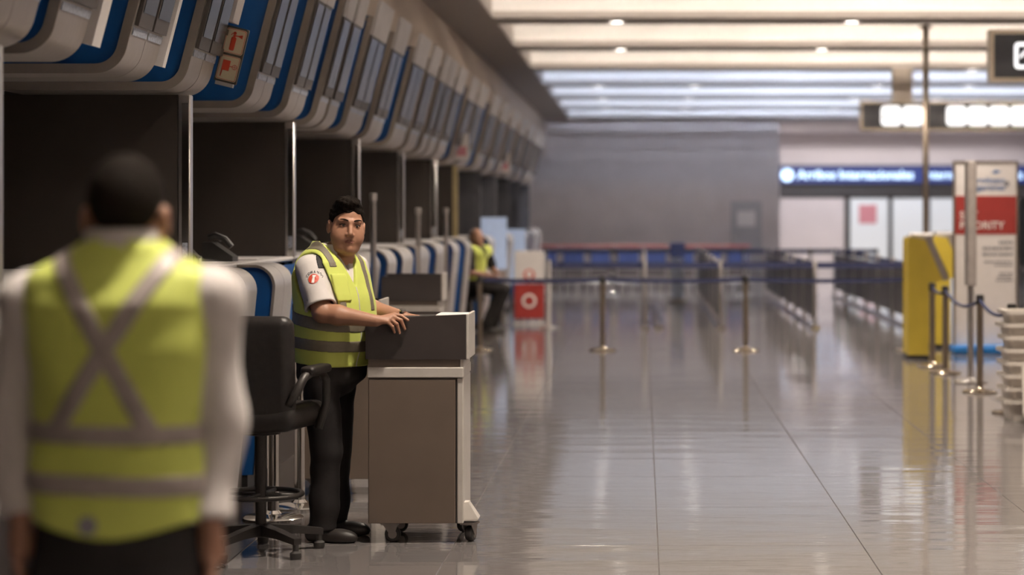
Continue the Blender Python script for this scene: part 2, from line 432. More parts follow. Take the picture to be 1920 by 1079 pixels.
for i, (ya, yb) in enumerate(CAN):
    far = ya > 30; W = yb-ya
    single = W < .5
    lab = '%s check-in canopy %s the fire sign, with %s' % (ORD[i-4] if i > 3 else ORD[2-i], 'beyond' if i > 3 else 'on the foreground side of', 'one narrow screen' if single else 'two screens')
    if i == 3: lab = 'check-in canopy with two screens right beside the fire extinguisher sign'
    if far: lab = '%s check-in canopy beyond the yellow-edged partition' % ORD[i-17]
    t = thing('check_in_canopy', (CX, ya, CB), lab, 'canopy', 'far canopies' if far else ('narrow canopies' if single else 'double canopies'))
    inv = (-CX, -ya, -CB)
    n = 1 if single else 2; wb = W/n
    al = M_alu
    for k in range(n):
        a = ya+k*wb+.004; b = ya+(k+1)*wb-.004
        s = shell(can_path, can_in, a, b).build('shell', al, t, 'auto', inv)
        face_box(CB+.225, CB+.80, a+.015, b-.015, .002, .022).build('screen_frame', M_screenframe, t, loc=inv)
        face_box(CB+.29, CB+.78, a+.035, b-.035, .0225, .026).build('screen', M_screen, t, loc=inv)
        face_box(CB+.18, CB+.215, a+.012, b-.012, .002, .006).build('label_strip', M_strip, t, loc=inv)
        hp = face_box(CB+.80, CB+1.08, a+.008, b-.008, .002, .03).build('header_plate', M_plate, t, loc=inv)
    MB().prism(can_face_poly, ya+.02, ya+.04, 'y').build('side_panel', M_blue, t, loc=inv)
    MB().prism(can_face_poly, yb-.04, yb-.02, 'y').build('side_panel', M_blue, t, loc=inv)
    MB().prism(can_path+can_in[::-1], ya-.006, ya+.004, 'y').build('rim', M_rim, t, loc=inv)
    MB().box(-3.35, fx(TOPZ)-.02, ya+.02, yb-.02, TOPZ-.03, TOPZ).build('top_panel', M_rim, t, loc=inv)
DESK = [(6.85,7.49),(8.2,8.85),(9.45,10.1),(11.53,12.15),(12.75,13.4),(14.98,15.6),(16.75,17.85),(18.42,19.05),(19.55,20.45),(21.1,22.),(22.8,23.8),(24.8,25.6),(26.6,27.4),(30.6,31.8),(32.6,34.),(35.,36.4),(38.2,39.4),(40.2,41.6),(42.8,44.2),(45.,46.2)]
NB = sum(1 for d_ in DESK if d_[0] < 28)
for i, (ya, yb) in enumerate(DESK):
    far = ya > 28; W = yb-ya; n = 2 if W < 1.3 else 3; wb = W/n; al = M_desk
    dlab = '%s check-in desk before the yellow-edged partition, silver with blue sides' % ORD[NB-1-i] if not far else '%s far check-in desk beyond the yellow-edged partition' % ORD[i-NB]
    t = thing('check_in_desk', (DX, ya, 0), dlab, 'desk', 'far desks' if far else 'check-in desks')
    inv = (-DX, -ya, 0)
    for k in range(n):
        shell(desk_path, desk_in, ya+k*wb+.003, ya+(k+1)*wb-.003).build('shell', al, t, 'auto', inv)
    MB().prism(desk_face_poly, ya+.02, ya+.04, 'y').build('side_panel', M_maroon if i == 3 else M_blue, t, loc=inv)
    MB().prism(desk_face_poly, yb-.04, yb-.02, 'y').build('side_panel', M_blue, t, loc=inv)
    MB().prism(desk_path+desk_in[::-1], ya-.004, ya+.003, 'y').build('rim', M_rim, t, loc=inv)
    MB().box(-2.42, dfx(0)-.05, ya+.03, yb-.03, 0, .09).build('kick_base', M_black, t, loc=inv)
    if i+1 < len(DESK) and not far:
        hw = (DESK[i+1][0]-yb)/2-.01
        if DESK[i+1][0] > 28: hw = .2
        g = thing('infill_panel', (-2.405, yb+.004+hw, 0), 'blue-topped infill panel after the %s desk before the yellow-edged partition' % ORD[NB-1-i], 'panel', 'infill panels')
        MB().box(-.02,.02,-hw,hw,.86,DT-.04).build('upper_panel', M_blue, g); MB().box(-.02,.012,-hw,hw,0,.855).build('lower_panel', M_brown, g)

# brown fin partitions with steel front posts, every 3.42 m
PART = [8.05+3.42*k for k in range(6)]
for k, y in enumerate(PART+[28.0, 32., 35.4, 38.8, 42.2, 45.8]):
    far = y > 30; yel = k == 6
    t = thing('partition', (-2.43, y, 0), 'yellow-edged partition between the brown and the slate bays' if yel else ('%s dark slate partition beyond the yellow-edged one' % ORD[k-7] if far else '%s dark brown partition with steel post before the yellow-edged one' % ORD[5-k]), 'partition', None if yel else ('slate partitions' if far else 'brown partitions'))
    MB().box(-2.67, -.068, 0, .05, 0, CB-.004).build('panel', M_slate if far else M_brown, t)
    pm_ = M_yellow if yel else (M_slate if far else M_steel)
    if yel: pm_ = mat('post_yellow', (.50,.40,.20), .5)
    MB().box(-.068, .0, -.008, .062, 0, CB-.004, .006).build('post', pm_, t, 'auto')
    if not far and not yel:
        MB().box(-.045, -.010, -.014, -.0085, .9, CB-.05).build('post_channel', M_chrome, t)
        MB().box(-.042, -.013, -.016, -.0142, 1.42, 1.50).build('post_label', M_strip, t)

# service ledge behind the desks of each bay, with black equipment
for k, y in enumerate(PART+[28.0]):
    y1 = y+3.42 if k < 5 else (27.95 if k == 5 else y+1.9)
    t = MB().box(-.25, .90, .07, (y1-y)-.03, -.03, 0, .008).build('service_ledge', M_plate)
    t.location = (-3.33, y, 1.36); tag(t, ('pale service ledge in the bay after the yellow-edged partition' if k == 6 else 'pale service ledge in the %s bay before the yellow-edged partition' % ORD[5-k]), 'ledge', 'service ledges')
    l = MB().box(-3.5,-3.16, y+.1, y1-.06, .0, 1.33).build('ledge_base', M_brown, None); l.parent = t; l.matrix_parent_inverse = Matrix.Translation((3.33,-y,-1.36))
def ticket_printer(x, y, z, label, s=1.):
    t = thing('ticket_printer', (x,y,z), label, 'printer', 'black ticket printers')
    MB().prism([(-.09,0),(.09,0),(.09,.05),(.02,.13),(-.05,.15),(-.09,.13)], -.06*s, .06*s, 'y').build('body', M_black, t)
    MB().prism([(.03,.085),(.10,.035),(.104,.045),(.035,.098)], -.05*s, .05*s, 'y').build('output_tray', M_screenframe, t)
    return t
def phone_stand(x, y, z, label):
    t = thing('desk_phone', (x,y,z), label, 'phone', 'black desk phones')
    MB().prism([(-.11,0),(.08,0),(.08,.03),(-.05,.12),(-.11,.12)], -.09, .09, 'y').build('body', M_black, t)
    MB().tube([(-.07,-.07,.15),(-.03,-.075,.165),(.03,-.07,.14),(.07,-.07,.09)], .02, 8).build('handset', M_black, t, 'auto')
    MB().box(-.10,-.02,.0,.07,.122,.128).build('keypad', M_screenframe, t)
    return t
for x, y, kind in ((-2.72,8.5,0),(-2.75,12.05,0),(-2.68,12.4,0),(-2.62,13.3,1),(-2.7,15.9,0),(-2.7,17.2,1),(-2.7,19.5,0),(-2.7,22.6,1)):
    bay = 'the %s bay before the yellow-edged partition' % ORD[5-int((y-8.05)/3.42)]
    if kind == 0: ticket_printer(x, y, 1.36, 'black ticket printer %son the ledge of %s' % ('beside another ' if y == 12.4 else '', bay))
    else: phone_stand(x, y, 1.36, 'black desk phone on the ledge of %s' % bay)
# loose papers on a ledge
for (x, y, r, n) in ((-2.60,13.75,.1,5),(-2.60,12.82,-.2,3)):
    p = MB()
    for q in range(n): p.box(-.11+.008*q, .1+.006*q, -.15, .15-.01*q, .0015*q, .0015*q+.0012)
    o = p.build('paper_stack', M_paper); o.location = (x,y,1.36); o.rotation_euler.z = r
    tag(o, 'thin stack of white papers %s the black desk phone on the ledge' % ('beyond' if n == 5 else 'before'), 'papers', 'papers on the ledge')

# white filler boards and the extinguisher sign beside the nearer canopies
for (y, wy, zl, lab) in ((9.10,.14,.08,'white upright board beside the narrow canopy'),(10.44,.06,.08,'thin white upright board beside a double canopy'),(11.76,.18,.42,'white upright board above the fire equipment sign')):
    o = face_box(CB+zl, CB+1.25, y, y+wy, -.03, .03).build('side_board', M_paper); tag(o, lab, 'board')
sg = thing('fire_sign', PX(434,103,11.9), 'cream and red fire extinguisher and hose sign in a dark frame', 'sign')
sg.rotation_euler = (0, math.radians(14), 0)
M_cream = mat('sign_cream', (.74,.66,.46), .5, var=.03)
M_signred = mat('pictogram_red', (.58,.06,.025), .5, var=.03)
M_signframe = mat('sign_frame', (.06,.045,.03), .5)
SW, SH = .064, .158
MB().prism(rrect(-SW,SW,-SH,SH,.006), 0, .02, 'y').build('frame', M_signframe, sg)
for zc in (.077, -.077):
    MB().prism(rrect(-SW+.007,SW-.007,zc-.07,zc+.07,.012), -.003, 0, 'y').build('cream_panel', M_cream, sg)
    o_ = rrect(-SW+.010,SW-.010,zc-.067,zc+.067,.010); i_ = rrect(-SW+.0125,SW-.0125,zc-.0645,zc+.0645,.009)
    m = MB(); n_ = len(o_)
    m.add([(x,-.0036,z) for x,z in o_]+[(x,-.0036,z) for x,z in i_], [(i,(i+1)%n_,n_+(i+1)%n_,n_+i) for i in range(n_)])
    m.build('border_line', M_signred, sg)
ex = MB()
ex.prism(rrect(-.022,.006,.024,.100,.008), -.006, -.0035, 'y')
ex.prism([(-.014,.099),(-.002,.099),(-.002,.113),(-.014,.113)], -.006, -.0035, 'y')
ex.prism([(-.004,.104),(.012,.107),(.038,.098),(.038,.120),(.012,.112),(-.004,.112)], -.006, -.0035, 'y')
ex.tube([(-.008,-.005,.118),(-.02,-.005,.12),(-.027,-.005,.108)], .0022, 6)
ex.lathe([(.009,-.006),(.009,-.0035)], (-.008,0,.122), 12, 'y')
ex.build('extinguisher_symbol', M_signred, sg)
hs = MB()
hs.prism([(-.036,-.092),(.006,-.092),(.006,-.034),(-.036,-.034)], -.006, -.0035, 'y')
hs.prism([(-.036,-.128),(-.031,-.128),(-.028,-.092),(-.036,-.092)], -.006, -.0035, 'y')
hs.prism([(.006,-.067),(.022,-.067),(.022,-.063),(.006,-.063)], -.006, -.0035, 'y')
ring = [(.034+.013*math.cos(a*math.pi/8), -.005, -.065+.013*math.sin(a*math.pi/8)) for a in range(16)]
hs.tube(ring, .0016, 5, closed=True); hs.tube([(.021,-.005,-.065),(.047,-.005,-.065)], .0014, 5); hs.tube([(.034,-.005,-.078),(.034,-.005,-.052)], .0014, 5)
hs.build('hose_symbol', M_signred, sg)
MB().box(-.05,.05,-.01,.03,-SH-.02,-SH).build('lower_bracket', M_plate, sg)
MB().box(-.062,-.046,-.19,.0,-.02,.02).box(-.062,-.046,-.19,.0,.1,.13).build('wall_bracket', M_signframe, sg)

# pink paper notice hanging at a far canopy
for px, py, y, lab in ((866,275,27.2,'pink and white notice hung on the canopy by the yellow post'),(946,305,36.0,'small pale notice hung on a far canopy')):
    x, yy, z = PX(px,py,y)
    o = MB().box(-.09,.09,-.005,.005,-.17,.17).build('hanging_notice', M_paper); o.location = (x,yy,z); tag(o, lab, 'notice')
    q = MB().box(-.06,.06,-.008,-.0055,-.12,.0).build('red_print', M_pink, o)

# tall free-standing steel poles in front of the desks
M_polehead = mat('pole_head', (.7,.66,.64), .3, .8)
for px, ytop, y in ((700,362,16.6),(784,390,20.4),(836,390,23.2)):
    x, yy, z = PX(px, ytop, y)
    t = thing('steel_pole', (x,y,0), '%s tall slim steel pole by the desks, counted from the standing attendant' % {700:'first',784:'second',836:'third'}[px], 'pole', 'tall steel poles')
    MB().lathe([(.15,0),(.15,.012),(.05,.03),(.024,.04),(.024,z-.06)], n=16).build('post', M_steel, t, 'auto')
    MB().lathe([(.027,z-.06),(.03,z-.05),(.03,z-.005),(.02,z)], n=16).build('cap', M_polehead, t, 'auto')

# ================================================================== podium carts
M_cartdoor = mat('cart_taupe', (.135,.102,.080), .5, var=.06, scale=5)
M_cartdark = mat('cart_dark', (.034,.026,.024), .5, var=.08, scale=5)
M_cartwhite = mat('cart_offwhite', (.56,.52,.48), .45, var=.05)
M_fork = mat('caster_fork', (.30,.27,.25), .35, .8)
def caster(parent, x, y, a):
    c = MB().prism([(-.045,.099),(.045,.099),(.045,.088),(-.045,.088)], -.035, .035, 'y').build('caster', M_fork, parent)
    c.location = (x,y,0); c.rotation_euler.z = a
    for s in (-1,1): MB().prism([(-.036,.09),(.04,.09),(.022,.036),(.004,.034)], s*.024-.002, s*.024+.002, 'y').build('fork', M_fork, c)
    MB().lathe([(.012,-.019),(.034,-.019),(.040,-.012),(.040,.012),(.034,.019),(.012,.019)], (.013,0,.040), 20, 'y').build('wheel', M_rubber, c, 'auto')
    MB().lathe([(.022,-.021),(.022,.021)], (.013,0,.040), 16, 'y').build('hub', M_fork, c, 'auto')
def podium_cart(loc, label):
    t = thing('podium_cart', loc, label, 'cart', 'podium carts')
    MB().box(0,.462,.012,.45,.099,.83).build('cabinet', M_cartdoor, t)
    d = MB().box(.002,.438,0,.018,.100,.822,.003).build('door', M_cartdoor, t)
    MB().box(.44,.446,.006,.014,.10,.822).build('door_gap', M_black, t)
    MB().box(.447,.478,.004,.45,.099,.83,.004).build('side_frame', M_cartwhite, t)
    MB().box(-.003,.480,-.004,.455,.832,.884,.004).build('top_rail', M_cartwhite, t)
    MB().box(.0,.468,.01,.44,.884,.925).build('neck', M_cartdoor, t)
    MB().box(.462,.480,.004,.40,.884,.945,.003).build('neck_bracket', M_cartwhite, t)
    # sloping reading desk: open box with low rim
    MB().prism([(-.012,.924),(.492,.924),(.492,1.150),(-.012,1.128)], -.006, .012, 'y').build('front_board', M_cartdark, t)
    MB().box(-.012,.0,.012,.40,.924,1.128).build('end_board', M_cartdark, t)
    MB().box(.492,.506,-.006,.40,.924,1.152,.003).build('end_board', M_cartwhite, t)
    MB().box(-.012,.492,.385,.40,.924,1.145).build('back_board', M_cartdark, t)
    MB().box(.0,.492,.012,.385,.924,1.100).build('writing_surface', M_cartdark, t)
    # flared foot on the right
    f = MB().loft([[(.478,.03,.108),(.478,.15,.108),(.545,.15,.108),(.545,.03,.108)],[(.478,.03,.115),(.478,.15,.115),(.552,.15,.118),(.552,.03,.118)],[(.478,.05,.20),(.478,.13,.20),(.500,.13,.20),(.500,.05,.20)]])
    f.build('flared_foot', M_cartwhite, t)
    caster(t, .105, .06, 0); caster(t, .505, .07, 1.25); caster(t, .105, .39, .3); caster(t, .44, .39, .8)
    return t
cart = podium_cart((-1.378,10.70,0), 'taupe podium cart on casters under the hands of the standing attendant')
copy_tree(cart, (-2.04,12.5,0), label='podium cart standing behind the standing attendant, one caster showing')
copy_tree(cart, (-2.185,17.92,0), label='podium cart with a dark reading board standing before the brown desks')
t = MB().box(0,.075,0,.05,0,.010,.003).build('paper_sheet', M_paper); t.location = (-.985,10.83,1.1); 
tag(t, 'white paper sheets lying on the reading board of the podium cart', 'papers')
t.data = MB().box(-.06,.09,-.06,.2,.0,.046,.003).build('tmp', M_paper).data; bpy.data.objects.remove(bpy.data.objects['tmp'])
t = MB().box(-.16,.09,-.02,.19,.0,.034,.004).build('black_folder', M_black); t.location = (-1.15,10.86,1.1); t.data.transform(Matrix.Translation((0,0,.0005))); tag(t, 'flat black folder lying on the reading board of the podium cart', 'folder')

# ================================================================== stanchions
def stanchion_proto(h=.91, m=None, group='', label='', belt=None):
    t = thing('stanchion', (0,0,0), label, 'stanchion', group)
    MB().lathe([(.165,0),(.165,.012),(.15,.022),(.05,.034),(.034,.05)], n=24).build('base', M_chrome if m is not M_bronze else mat('polished_bronze', (.45,.38,.30), .12, 1., var=.04), t, 'auto')
    MB().lathe([(.031,.03),(.031,h-.09)], n=16).build('post', m or M_steel, t, 'auto')
    MB().lathe([(.036,h-.09),(.038,h-.08),(.038,h-.01),(.03,h)], n=16).build('head', M_black, t, 'auto')
    return t
def belt(t, dx, dy, z=.865, m=None, sag=0., hgt=.05, name='belt'):
    n = 8; L = math.hypot(dx,dy); nx, ny = -dy/L*.0015, dx/L*.0015
    rings = []
    for i in range(n+1):
        a = i/n; s = -sag*4*a*(1-a); x, y = dx*a, dy*a
        rings.append([(x+nx,y+ny,z-hgt/2+s),(x-nx,y-ny,z-hgt/2+s),(x-nx,y-ny,z+hgt/2+s),(x+nx,y+ny,z+hgt/2+s)])
    MB().loft(rings).build(name, m or M_navy, t)
# cross line in the middle of the hall
st = stanchion_proto(.91, M_bronze, 'stanchions of the cross line', 'bronze stanchion of the belt line crossing the open floor')
xs = (-1.98,-.486,1.25,3.22)
protos = []
for i, x in enumerate(xs):
    o = st if i == 0 else copy_tree(st, (x,25.9,0)); o.location = (x,25.9,0); protos.append(o)
for i in range(3): belt(protos[i], xs[i+1]-xs[i], 0, sag=.02)
protos[1]['label'] = 'bronze belt stanchion on the open floor nearer the desks'; protos[2]['label'] = 'bronze belt stanchion on the open floor nearer the yellow kiosk'; protos[0]['label'] = 'bronze belt stanchion beside the seated attendant'; protos[3]['label'] = 'bronze belt stanchion ending its line at the yellow kiosk'
del protos[0]['group'], protos[3]['group']
# line beside the yellow kiosk, hung with a dark blue rope
pts = [(3.07,17.75),(3.13,19.8),(3.15,22.2),(3.15,23.2)]
pr = []
for i, (x,y) in enumerate(pts):
    o = copy_tree(st, (x,y,0), label='%s bronze stanchion of the roped line, counted from the yellow kiosk' % ORD[3-i], group='stanchions of the roped line')
    for ch in list(o.children):
        if ch.name.startswith('belt'): bpy.data.objects.remove(ch)
    pr.append(o)
for i in range(3):
    a = pts[i]; b = pts[i+1]; dx, dy = b[0]-a[0], b[1]-a[1]
    MB().tube([(dx*k/12, dy*k/12, .86-.30*min(1,math.hypot(dx,dy)/2.4)*4*(k/12)*(1-k/12)*.35) for k in range(13)], .017, 8).build('rope', M_navy, pr[i], True)
# spare chrome stanchions behind the stool
cs = stanchion_proto(.93, M_chrome, 'chrome stanchions parked behind the stool', 'chrome stanchion parked by the desks behind the black stool')
for i, (x,y) in enumerate(((-2.00,11.55),(-1.93,12.0),(-2.02,12.02))[:2]):
    o = cs if i == 0 else copy_tree(cs, (x,y,0)); o.location = (x,y,0); o['label'] = '%s chrome stanchion parked behind the black chair, counted from the chair' % ORD[i]
copy_tree(cs, (-2.10,9.9,0), label='chrome stanchion base beside the foreground attendant'); 

# ================================================================== queue barriers with solid panels
M_barpanel = mat('barrier_panel', (.05,.045,.05), .4, var=.1)
for i, x in enumerate((.03,1.13,2.50,3.87)):
    t = thing('queue_barrier', (x,31.0,0), ['queue barrier row in line with the bronze stanchions','queue barrier row with dark panels beside the blue stand','queue barrier row between two others with dark panels','queue barrier row with dark panels next to the yellow kiosk'][i], 'barrier')
    for k in range(7):
        MB().lathe([(.028,.05),(.028,.98),(.02,.99)], (0,2.*k,0), 12).build('post', M_steel, t, 'auto')
        if k < 6:
            if i > 0: MB().box(-.012,.012,2.*k+.05,2.*k+1.95,.16,.86).build('panel', M_barpanel, t)
            MB().box(-.004,.004,2.*k+.03,2.*k+1.97,.88,.96).build('top_belt', M_navy, t)
    half = [(.075*math.cos(math.pi*q/8), .055*math.sin(math.pi*q/8)) for q in range(9)]
    MB().prism(half, -.12, 12.1, 'y').build('base_rail', M_chrome, t, 'auto')
    if i == 0: MB().prism([(a+.2,b) for a,b in half], -.12, 10., 'y').build('base_rail', M_chrome, t, 'auto')
    dx_ = (1.04,1.31,1.31,0)[i]
    if dx_: MB().box(.03,.03+dx_,-.003,.003,.87,.96).build('cross_belt', M_navy, t)
    if i == 0: MB().box(-1.36,-.03,-.003,.003,.87,.96).build('cross_belt', M_navy, t); MB().lathe([(.16,0),(.16,.012),(.04,.035),(.028,.05),(.028,.98),(.02,.99)], (-1.39,0,0), 14).build('end_post', M_steel, t, 'auto')
# transverse belts on their own posts
def cross_line(y, x0, n, dx, lab, grp):
    p = None
    for k in range(n):
        if p is None:
            p = stanchion_proto(.95, M_steel, grp, lab); o = p; o.location = (x0,y,0)
            if n > 1: belt(o, dx, 0, .90, hgt=.09)
        else:
            o = copy_tree(p, (x0+dx*k, y, 0))
        o['label'] = '%s %s' % (ORD[k], lab)
        if k:
            if k == n-1:
                for ch in list(o.children):
                    if ch.name.startswith('belt'): bpy.data.objects.remove(ch)
cross_line(43.8, -2.0, 6, 1.36, 'stanchion from the desks in the belt line behind the barrier rows', 'stanchions behind the barrier rows')

# ================================================================== luggage trolleys
M_tblue = mat('trolley_blue', (.05,.08,.25), .5); M_tred = mat('trolley_red', (.42,.07,.06), .5)
tr = thing('luggage_trolley', (0,0,0), 'grey luggage trolley with red handle and blue front in the parked row', 'trolley', 'parked luggage trolleys')
MB().tube([(-.24,0,.95),(-.24,-.02,.5),(-.26,-.1,.2),(-.26,-.8,.16)], .014, 8).tube([(.24,0,.95),(.24,-.02,.5),(.26,-.1,.2),(.26,-.8,.16)], .014, 8).tube([(-.26,-.8,.16),(.26,-.8,.16)], .014, 8).tube([(-.24,-.01,.6),(.24,-.01,.6)], .012, 8).build('frame', M_steel, tr, 'auto')
MB().tube([(-.29,.02,.95),(.29,.02,.95)], .026, 10).build('handle', M_tred, tr, 'auto')
MB().box(-.23,.23,-.05,-.03,.58,.86,.008).build('front_panel', M_tblue, tr)
MB().box(-.25,.25,-.78,-.08,.165,.185).build('deck', M_steel, tr)
MB().prism([(-.22,.44),(.22,.44),(.2,.3),(-.2,.3)], -.2, -.05, 'y').build('basket', mat('basket_grey', (.12,.1,.1), .5, .4), tr)
for x, y in ((-.22,-.05),(.22,-.05),(0,-.72)): MB().lathe([(.05,-.02),(.075,-.02),(.075,.02),(.05,.02)], (x,y,.075), 14, 'x').build('wheel', M_rubber, tr)
for k in range(8):
    o = tr if k == 0 else copy_tree(tr, (0,0,0)); o['label'] = '%s luggage trolley in the parked row, counted from the desks' % ORD[k]; o.location = (-2.15+.61*k, 47.6+.15*math.sin(k*2.1), 0); o.rotation_euler.z = math.radians(random.uniform(-2,2))

# blue and white floor stand among the barriers
x, y, z = PX(1270,520,40.5); t = thing('floor_stand', (.66,40.5,0), 'slim pale blue floor stand with a dark blue top panel', 'sign')
MB().box(-.11,.11,-.03,.03,.06,.82,.01).build('panel', mat('pale_blue', (.45,.52,.66), .4), t)
MB().box(-.14,.14,-.035,.035,.84,1.12,.01).build('top_panel', M_tblue, t)
MB().box(-.02,.02,-.01,.01,.8,.86).build('neck', M_steel, t)
MB().box(-.17,.17,-.13,.13,0,.06,.015).build('foot', M_plate, t)

# red and white sign stand near the seated attendant
t = thing('sign_stand', (-1.70,32.0,0), 'red and white sign stand with round emblems near the seated attendant', 'sign')
MB().box(-.225,.225,-.03,.03,.64,1.11,.012).build('white_board', M_paper, t)
MB().box(-.225,.225,-.04,.04,.09,.61,.012).build('red_board', M_red, t)
MB().lathe([(.001,-.036),(.085,-.036),(.085,-.03),(.001,-.03)], (0,0,.75), 20, 'y').build('red_emblem', M_signred, t)
MB().lathe([(.04,-.040),(.052,-.040),(.052,-.0362),(.04,-.0362)], (0,0,.76), 16, 'y').box(-.018,.018,-.040,-.0362,.665,.74).build('emblem_mark', M_letter_white, t)
MB().lathe([(.001,-.046),(.11,-.046),(.11,-.04),(.001,-.04)], (0,0,.36), 20, 'y').build('white_emblem', M_letter_white, t)
MB().lathe([(.05,-.050),(.072,-.050),(.072,-.0462),(.05,-.0462)], (0,0,.36), 16, 'y').build('emblem_mark', M_red, t)
MB().box(-.02,.02,-.015,.015,.6,.66).box(-.2,-.16,-.015,.015,.02,.1).box(.16,.2,-.015,.015,.02,.1).build('frame', M_steel, t)
MB().box(-.24,.24,-.16,.16,0,.025,.008).build('foot', M_plate, t)

# ================================================================== yellow kiosks
M_kgrey = mat('kiosk_grey', (.33,.29,.27), .4, .2)
def kiosk(loc, label):
    t = thing('yellow_kiosk', loc, label, 'kiosk', None)
    # side silhouette seen from the hall: x to the right, z up
    poly = [(0,.05),(.235,.05),(.235,.86),(.40,.90),(.20,1.36),(.02,1.40),(0,1.36)]
    for y in (0, .46): MB().prism(poly, y, y+.03, 'y').build('side_panel', M_yellow, t)
    MB().prism([(.01,.05),(.225,.05),(.225,.86),(.37,.90),(.185,1.34),(.02,1.37)], .03, .46, 'y').build('body', M_yellow, t)
    MB().prism([(.40,.90),(.47,.915),(.255,1.42),(.19,1.39)], -.01, .50, 'y').build('screen_housing', M_kgrey, t)
    MB().prism([(.462,.96),(.466,.96),(.275,1.385),(.271,1.385)], .05, .44, 'y').build('screen', M_screen, t)
    MB().box(.05,.30,.04,.45,1.36,1.44,.02).build('top_cap', M_plate, t)
    MB().box(-.0,.235,0,.49,0,.05).build('plinth', M_black, t)
    return t
k1 = kiosk((3.025,24.3,0), 'yellow self-service kiosk at the head of the roped line')
copy_tree(k1, (3.56,26.3,0), label='yellow kiosk standing behind the other one, beside the sign board')
# thin column up to the ceiling behind the kiosk
t = thing('slim_column', (4.02,30.3,0), 'slim bronze column rising to the ceiling behind the yellow kiosk', 'column')
MB().lathe([(.042,.02),(.042,CZ-.03)], n=16).build('shaft', M_bronze, t, True)
MB().lathe([(.12,0),(.12,.02),(.05,.03)], n=16).build('base_plate', M_bronze, t, 'auto')
MB().lathe([(.05,CZ-.04),(.10,CZ-.03),(.10,CZ)], n=16).build('ceiling_plate', M_bronze, t, 'auto')

# ================================================================== sign board, blade post, plastic bins
t = thing('priority_board', (4.08,25.4,0), 'tall white and red priority sign board on a blue foot', 'sign')
bw, z0, z1 = .365, .10, 2.27
MB().box(-bw,bw,-.02,.02,z0,z1,.004).build('board', M_paper, t)
MB().box(-bw-.02,-bw,-.03,.03,z0,z1+.02).box(bw,bw+.02,-.03,.03,z0,z1+.02).box(-bw,bw,-.03,.03,z1,z1+.02).build('frame', M_bronze, t)
MB().box(-bw,bw,-.024,-.0205,1.42,1.875).build('red_band', M_red, t)
text_mesh('lettering', 'SKY', .125, M_letter_white, t, (-.31,-.026,1.64), align='LEFT', bold=.002)
text_mesh('lettering', 'PRIORITY', .125, M_letter_white, t, (-.31,-.026,1.52), align='LEFT', bold=.002)
text_mesh('lettering', 'Aerolíneas', .105, M_letter_blue, t, (-.22,-.022,2.06), align='LEFT', bold=.001)
text_mesh('lettering', 'Argentinas', .105, M_letter_blue, t, (-.22,-.022,1.975), align='LEFT', bold=.001)
MB().prism([(.06,2.14),(.12,2.185),(.19,2.16),(.15,2.155),(.12,2.135),(.10,2.15)], -.023, -.0205, 'y').build('bird_mark', M_letter_blue, t)
for r in (.034,): MB().lathe([(r-.004,-.023),(r,-.023),(r,-.0205),(r-.004,-.0205)], (.25,0,2.02), 20, 'y').build('ring_mark', M_letter_grey, t)
rnd = random.Random(3)
for z, wd, hh in ((1.32,.17,.032),(1.25,.36,.032),(1.18,.36,.032),(1.09,.34,.02),(1.05,.22,.02),(.95,.16,.02),(.91,.18,.02),(.87,.2,.02)):
    m = MB(); x = .325-wd
    while x < .32:
        ww = rnd.uniform(.02,.055); m.box(x, min(x+ww,.325), -.022, -.0205, z-hh/2, z+hh/2); x += ww+.012
    m.build('text_line', M_letter_grey, t)
MB().box(-.40,.28,-.2,.2,0,.10,.02).build('foot', mat('foot_blue', (.01,.16,.50), .4), t)
x, y, z = PX(1818,722,20.9)
t = thing('blade_sign_post', (3.20,20.95,0), 'tall narrow grey blade sign standing edge-on in the roped line', 'sign')
MB().box(-.045,.045,-.10,.10,.95,2.18,.012).build('blade', M_kgrey, t)
MB().lathe([(.17,0),(.17,.014),(.05,.03),(.03,.05),(.03,1.0)], (0,0,0), 20).build('post', M_steel, t, 'auto')
t.location = (3.22,20.95,0)

M_bin = mat('bin_cream', (.58,.53,.48), .45, var=.05)
def bin_mesh(w=.62, d=.45, h=.17):
    m = MB()
    def ring(x, y, z): return [(a, b, z) for a, b in rrect(-x, x, -y, y, .05, 3)]
    m.loft([ring(w/2-.05,d/2-.05,0),ring(w/2-.025,d/2-.025,h-.03),ring(w/2+.008,d/2+.008,h-.03),ring(w/2+.008,d/2+.008,h),ring(w/2-.03,d/2-.03,h),ring(w/2-.055,d/2-.055,.02)])
    return m
bx0 = None
for k in range(8):
    if bx0 is None:
        bx0 = bin_mesh().build('plastic_bin', M_bin, None, 'auto'); o = bx0
        tag(o, 'cream plastic tray in the stack beside the roped line', 'tray', 'stacked plastic trays')
    else: o = bx0.copy(); COL.objects.link(o)
    o['label'] = '%s cream plastic tray from the bottom of the stack by the roped line' % ORD[k]
    o.location = (3.20+.008*math.sin(k*3), 17.2, .0+.102*k if k else 0); o.rotation_euler.z = .03*math.sin(k*2.3)
    if k: o.location.z = .102*k
o = bx0.copy(); COL.objects.link(o); del o['group']; o['label'] = 'single cream plastic tray propped upright against the stack'
o.location = (3.29,16.86,.245); o.rotation_euler = (math.radians(80),0,0)

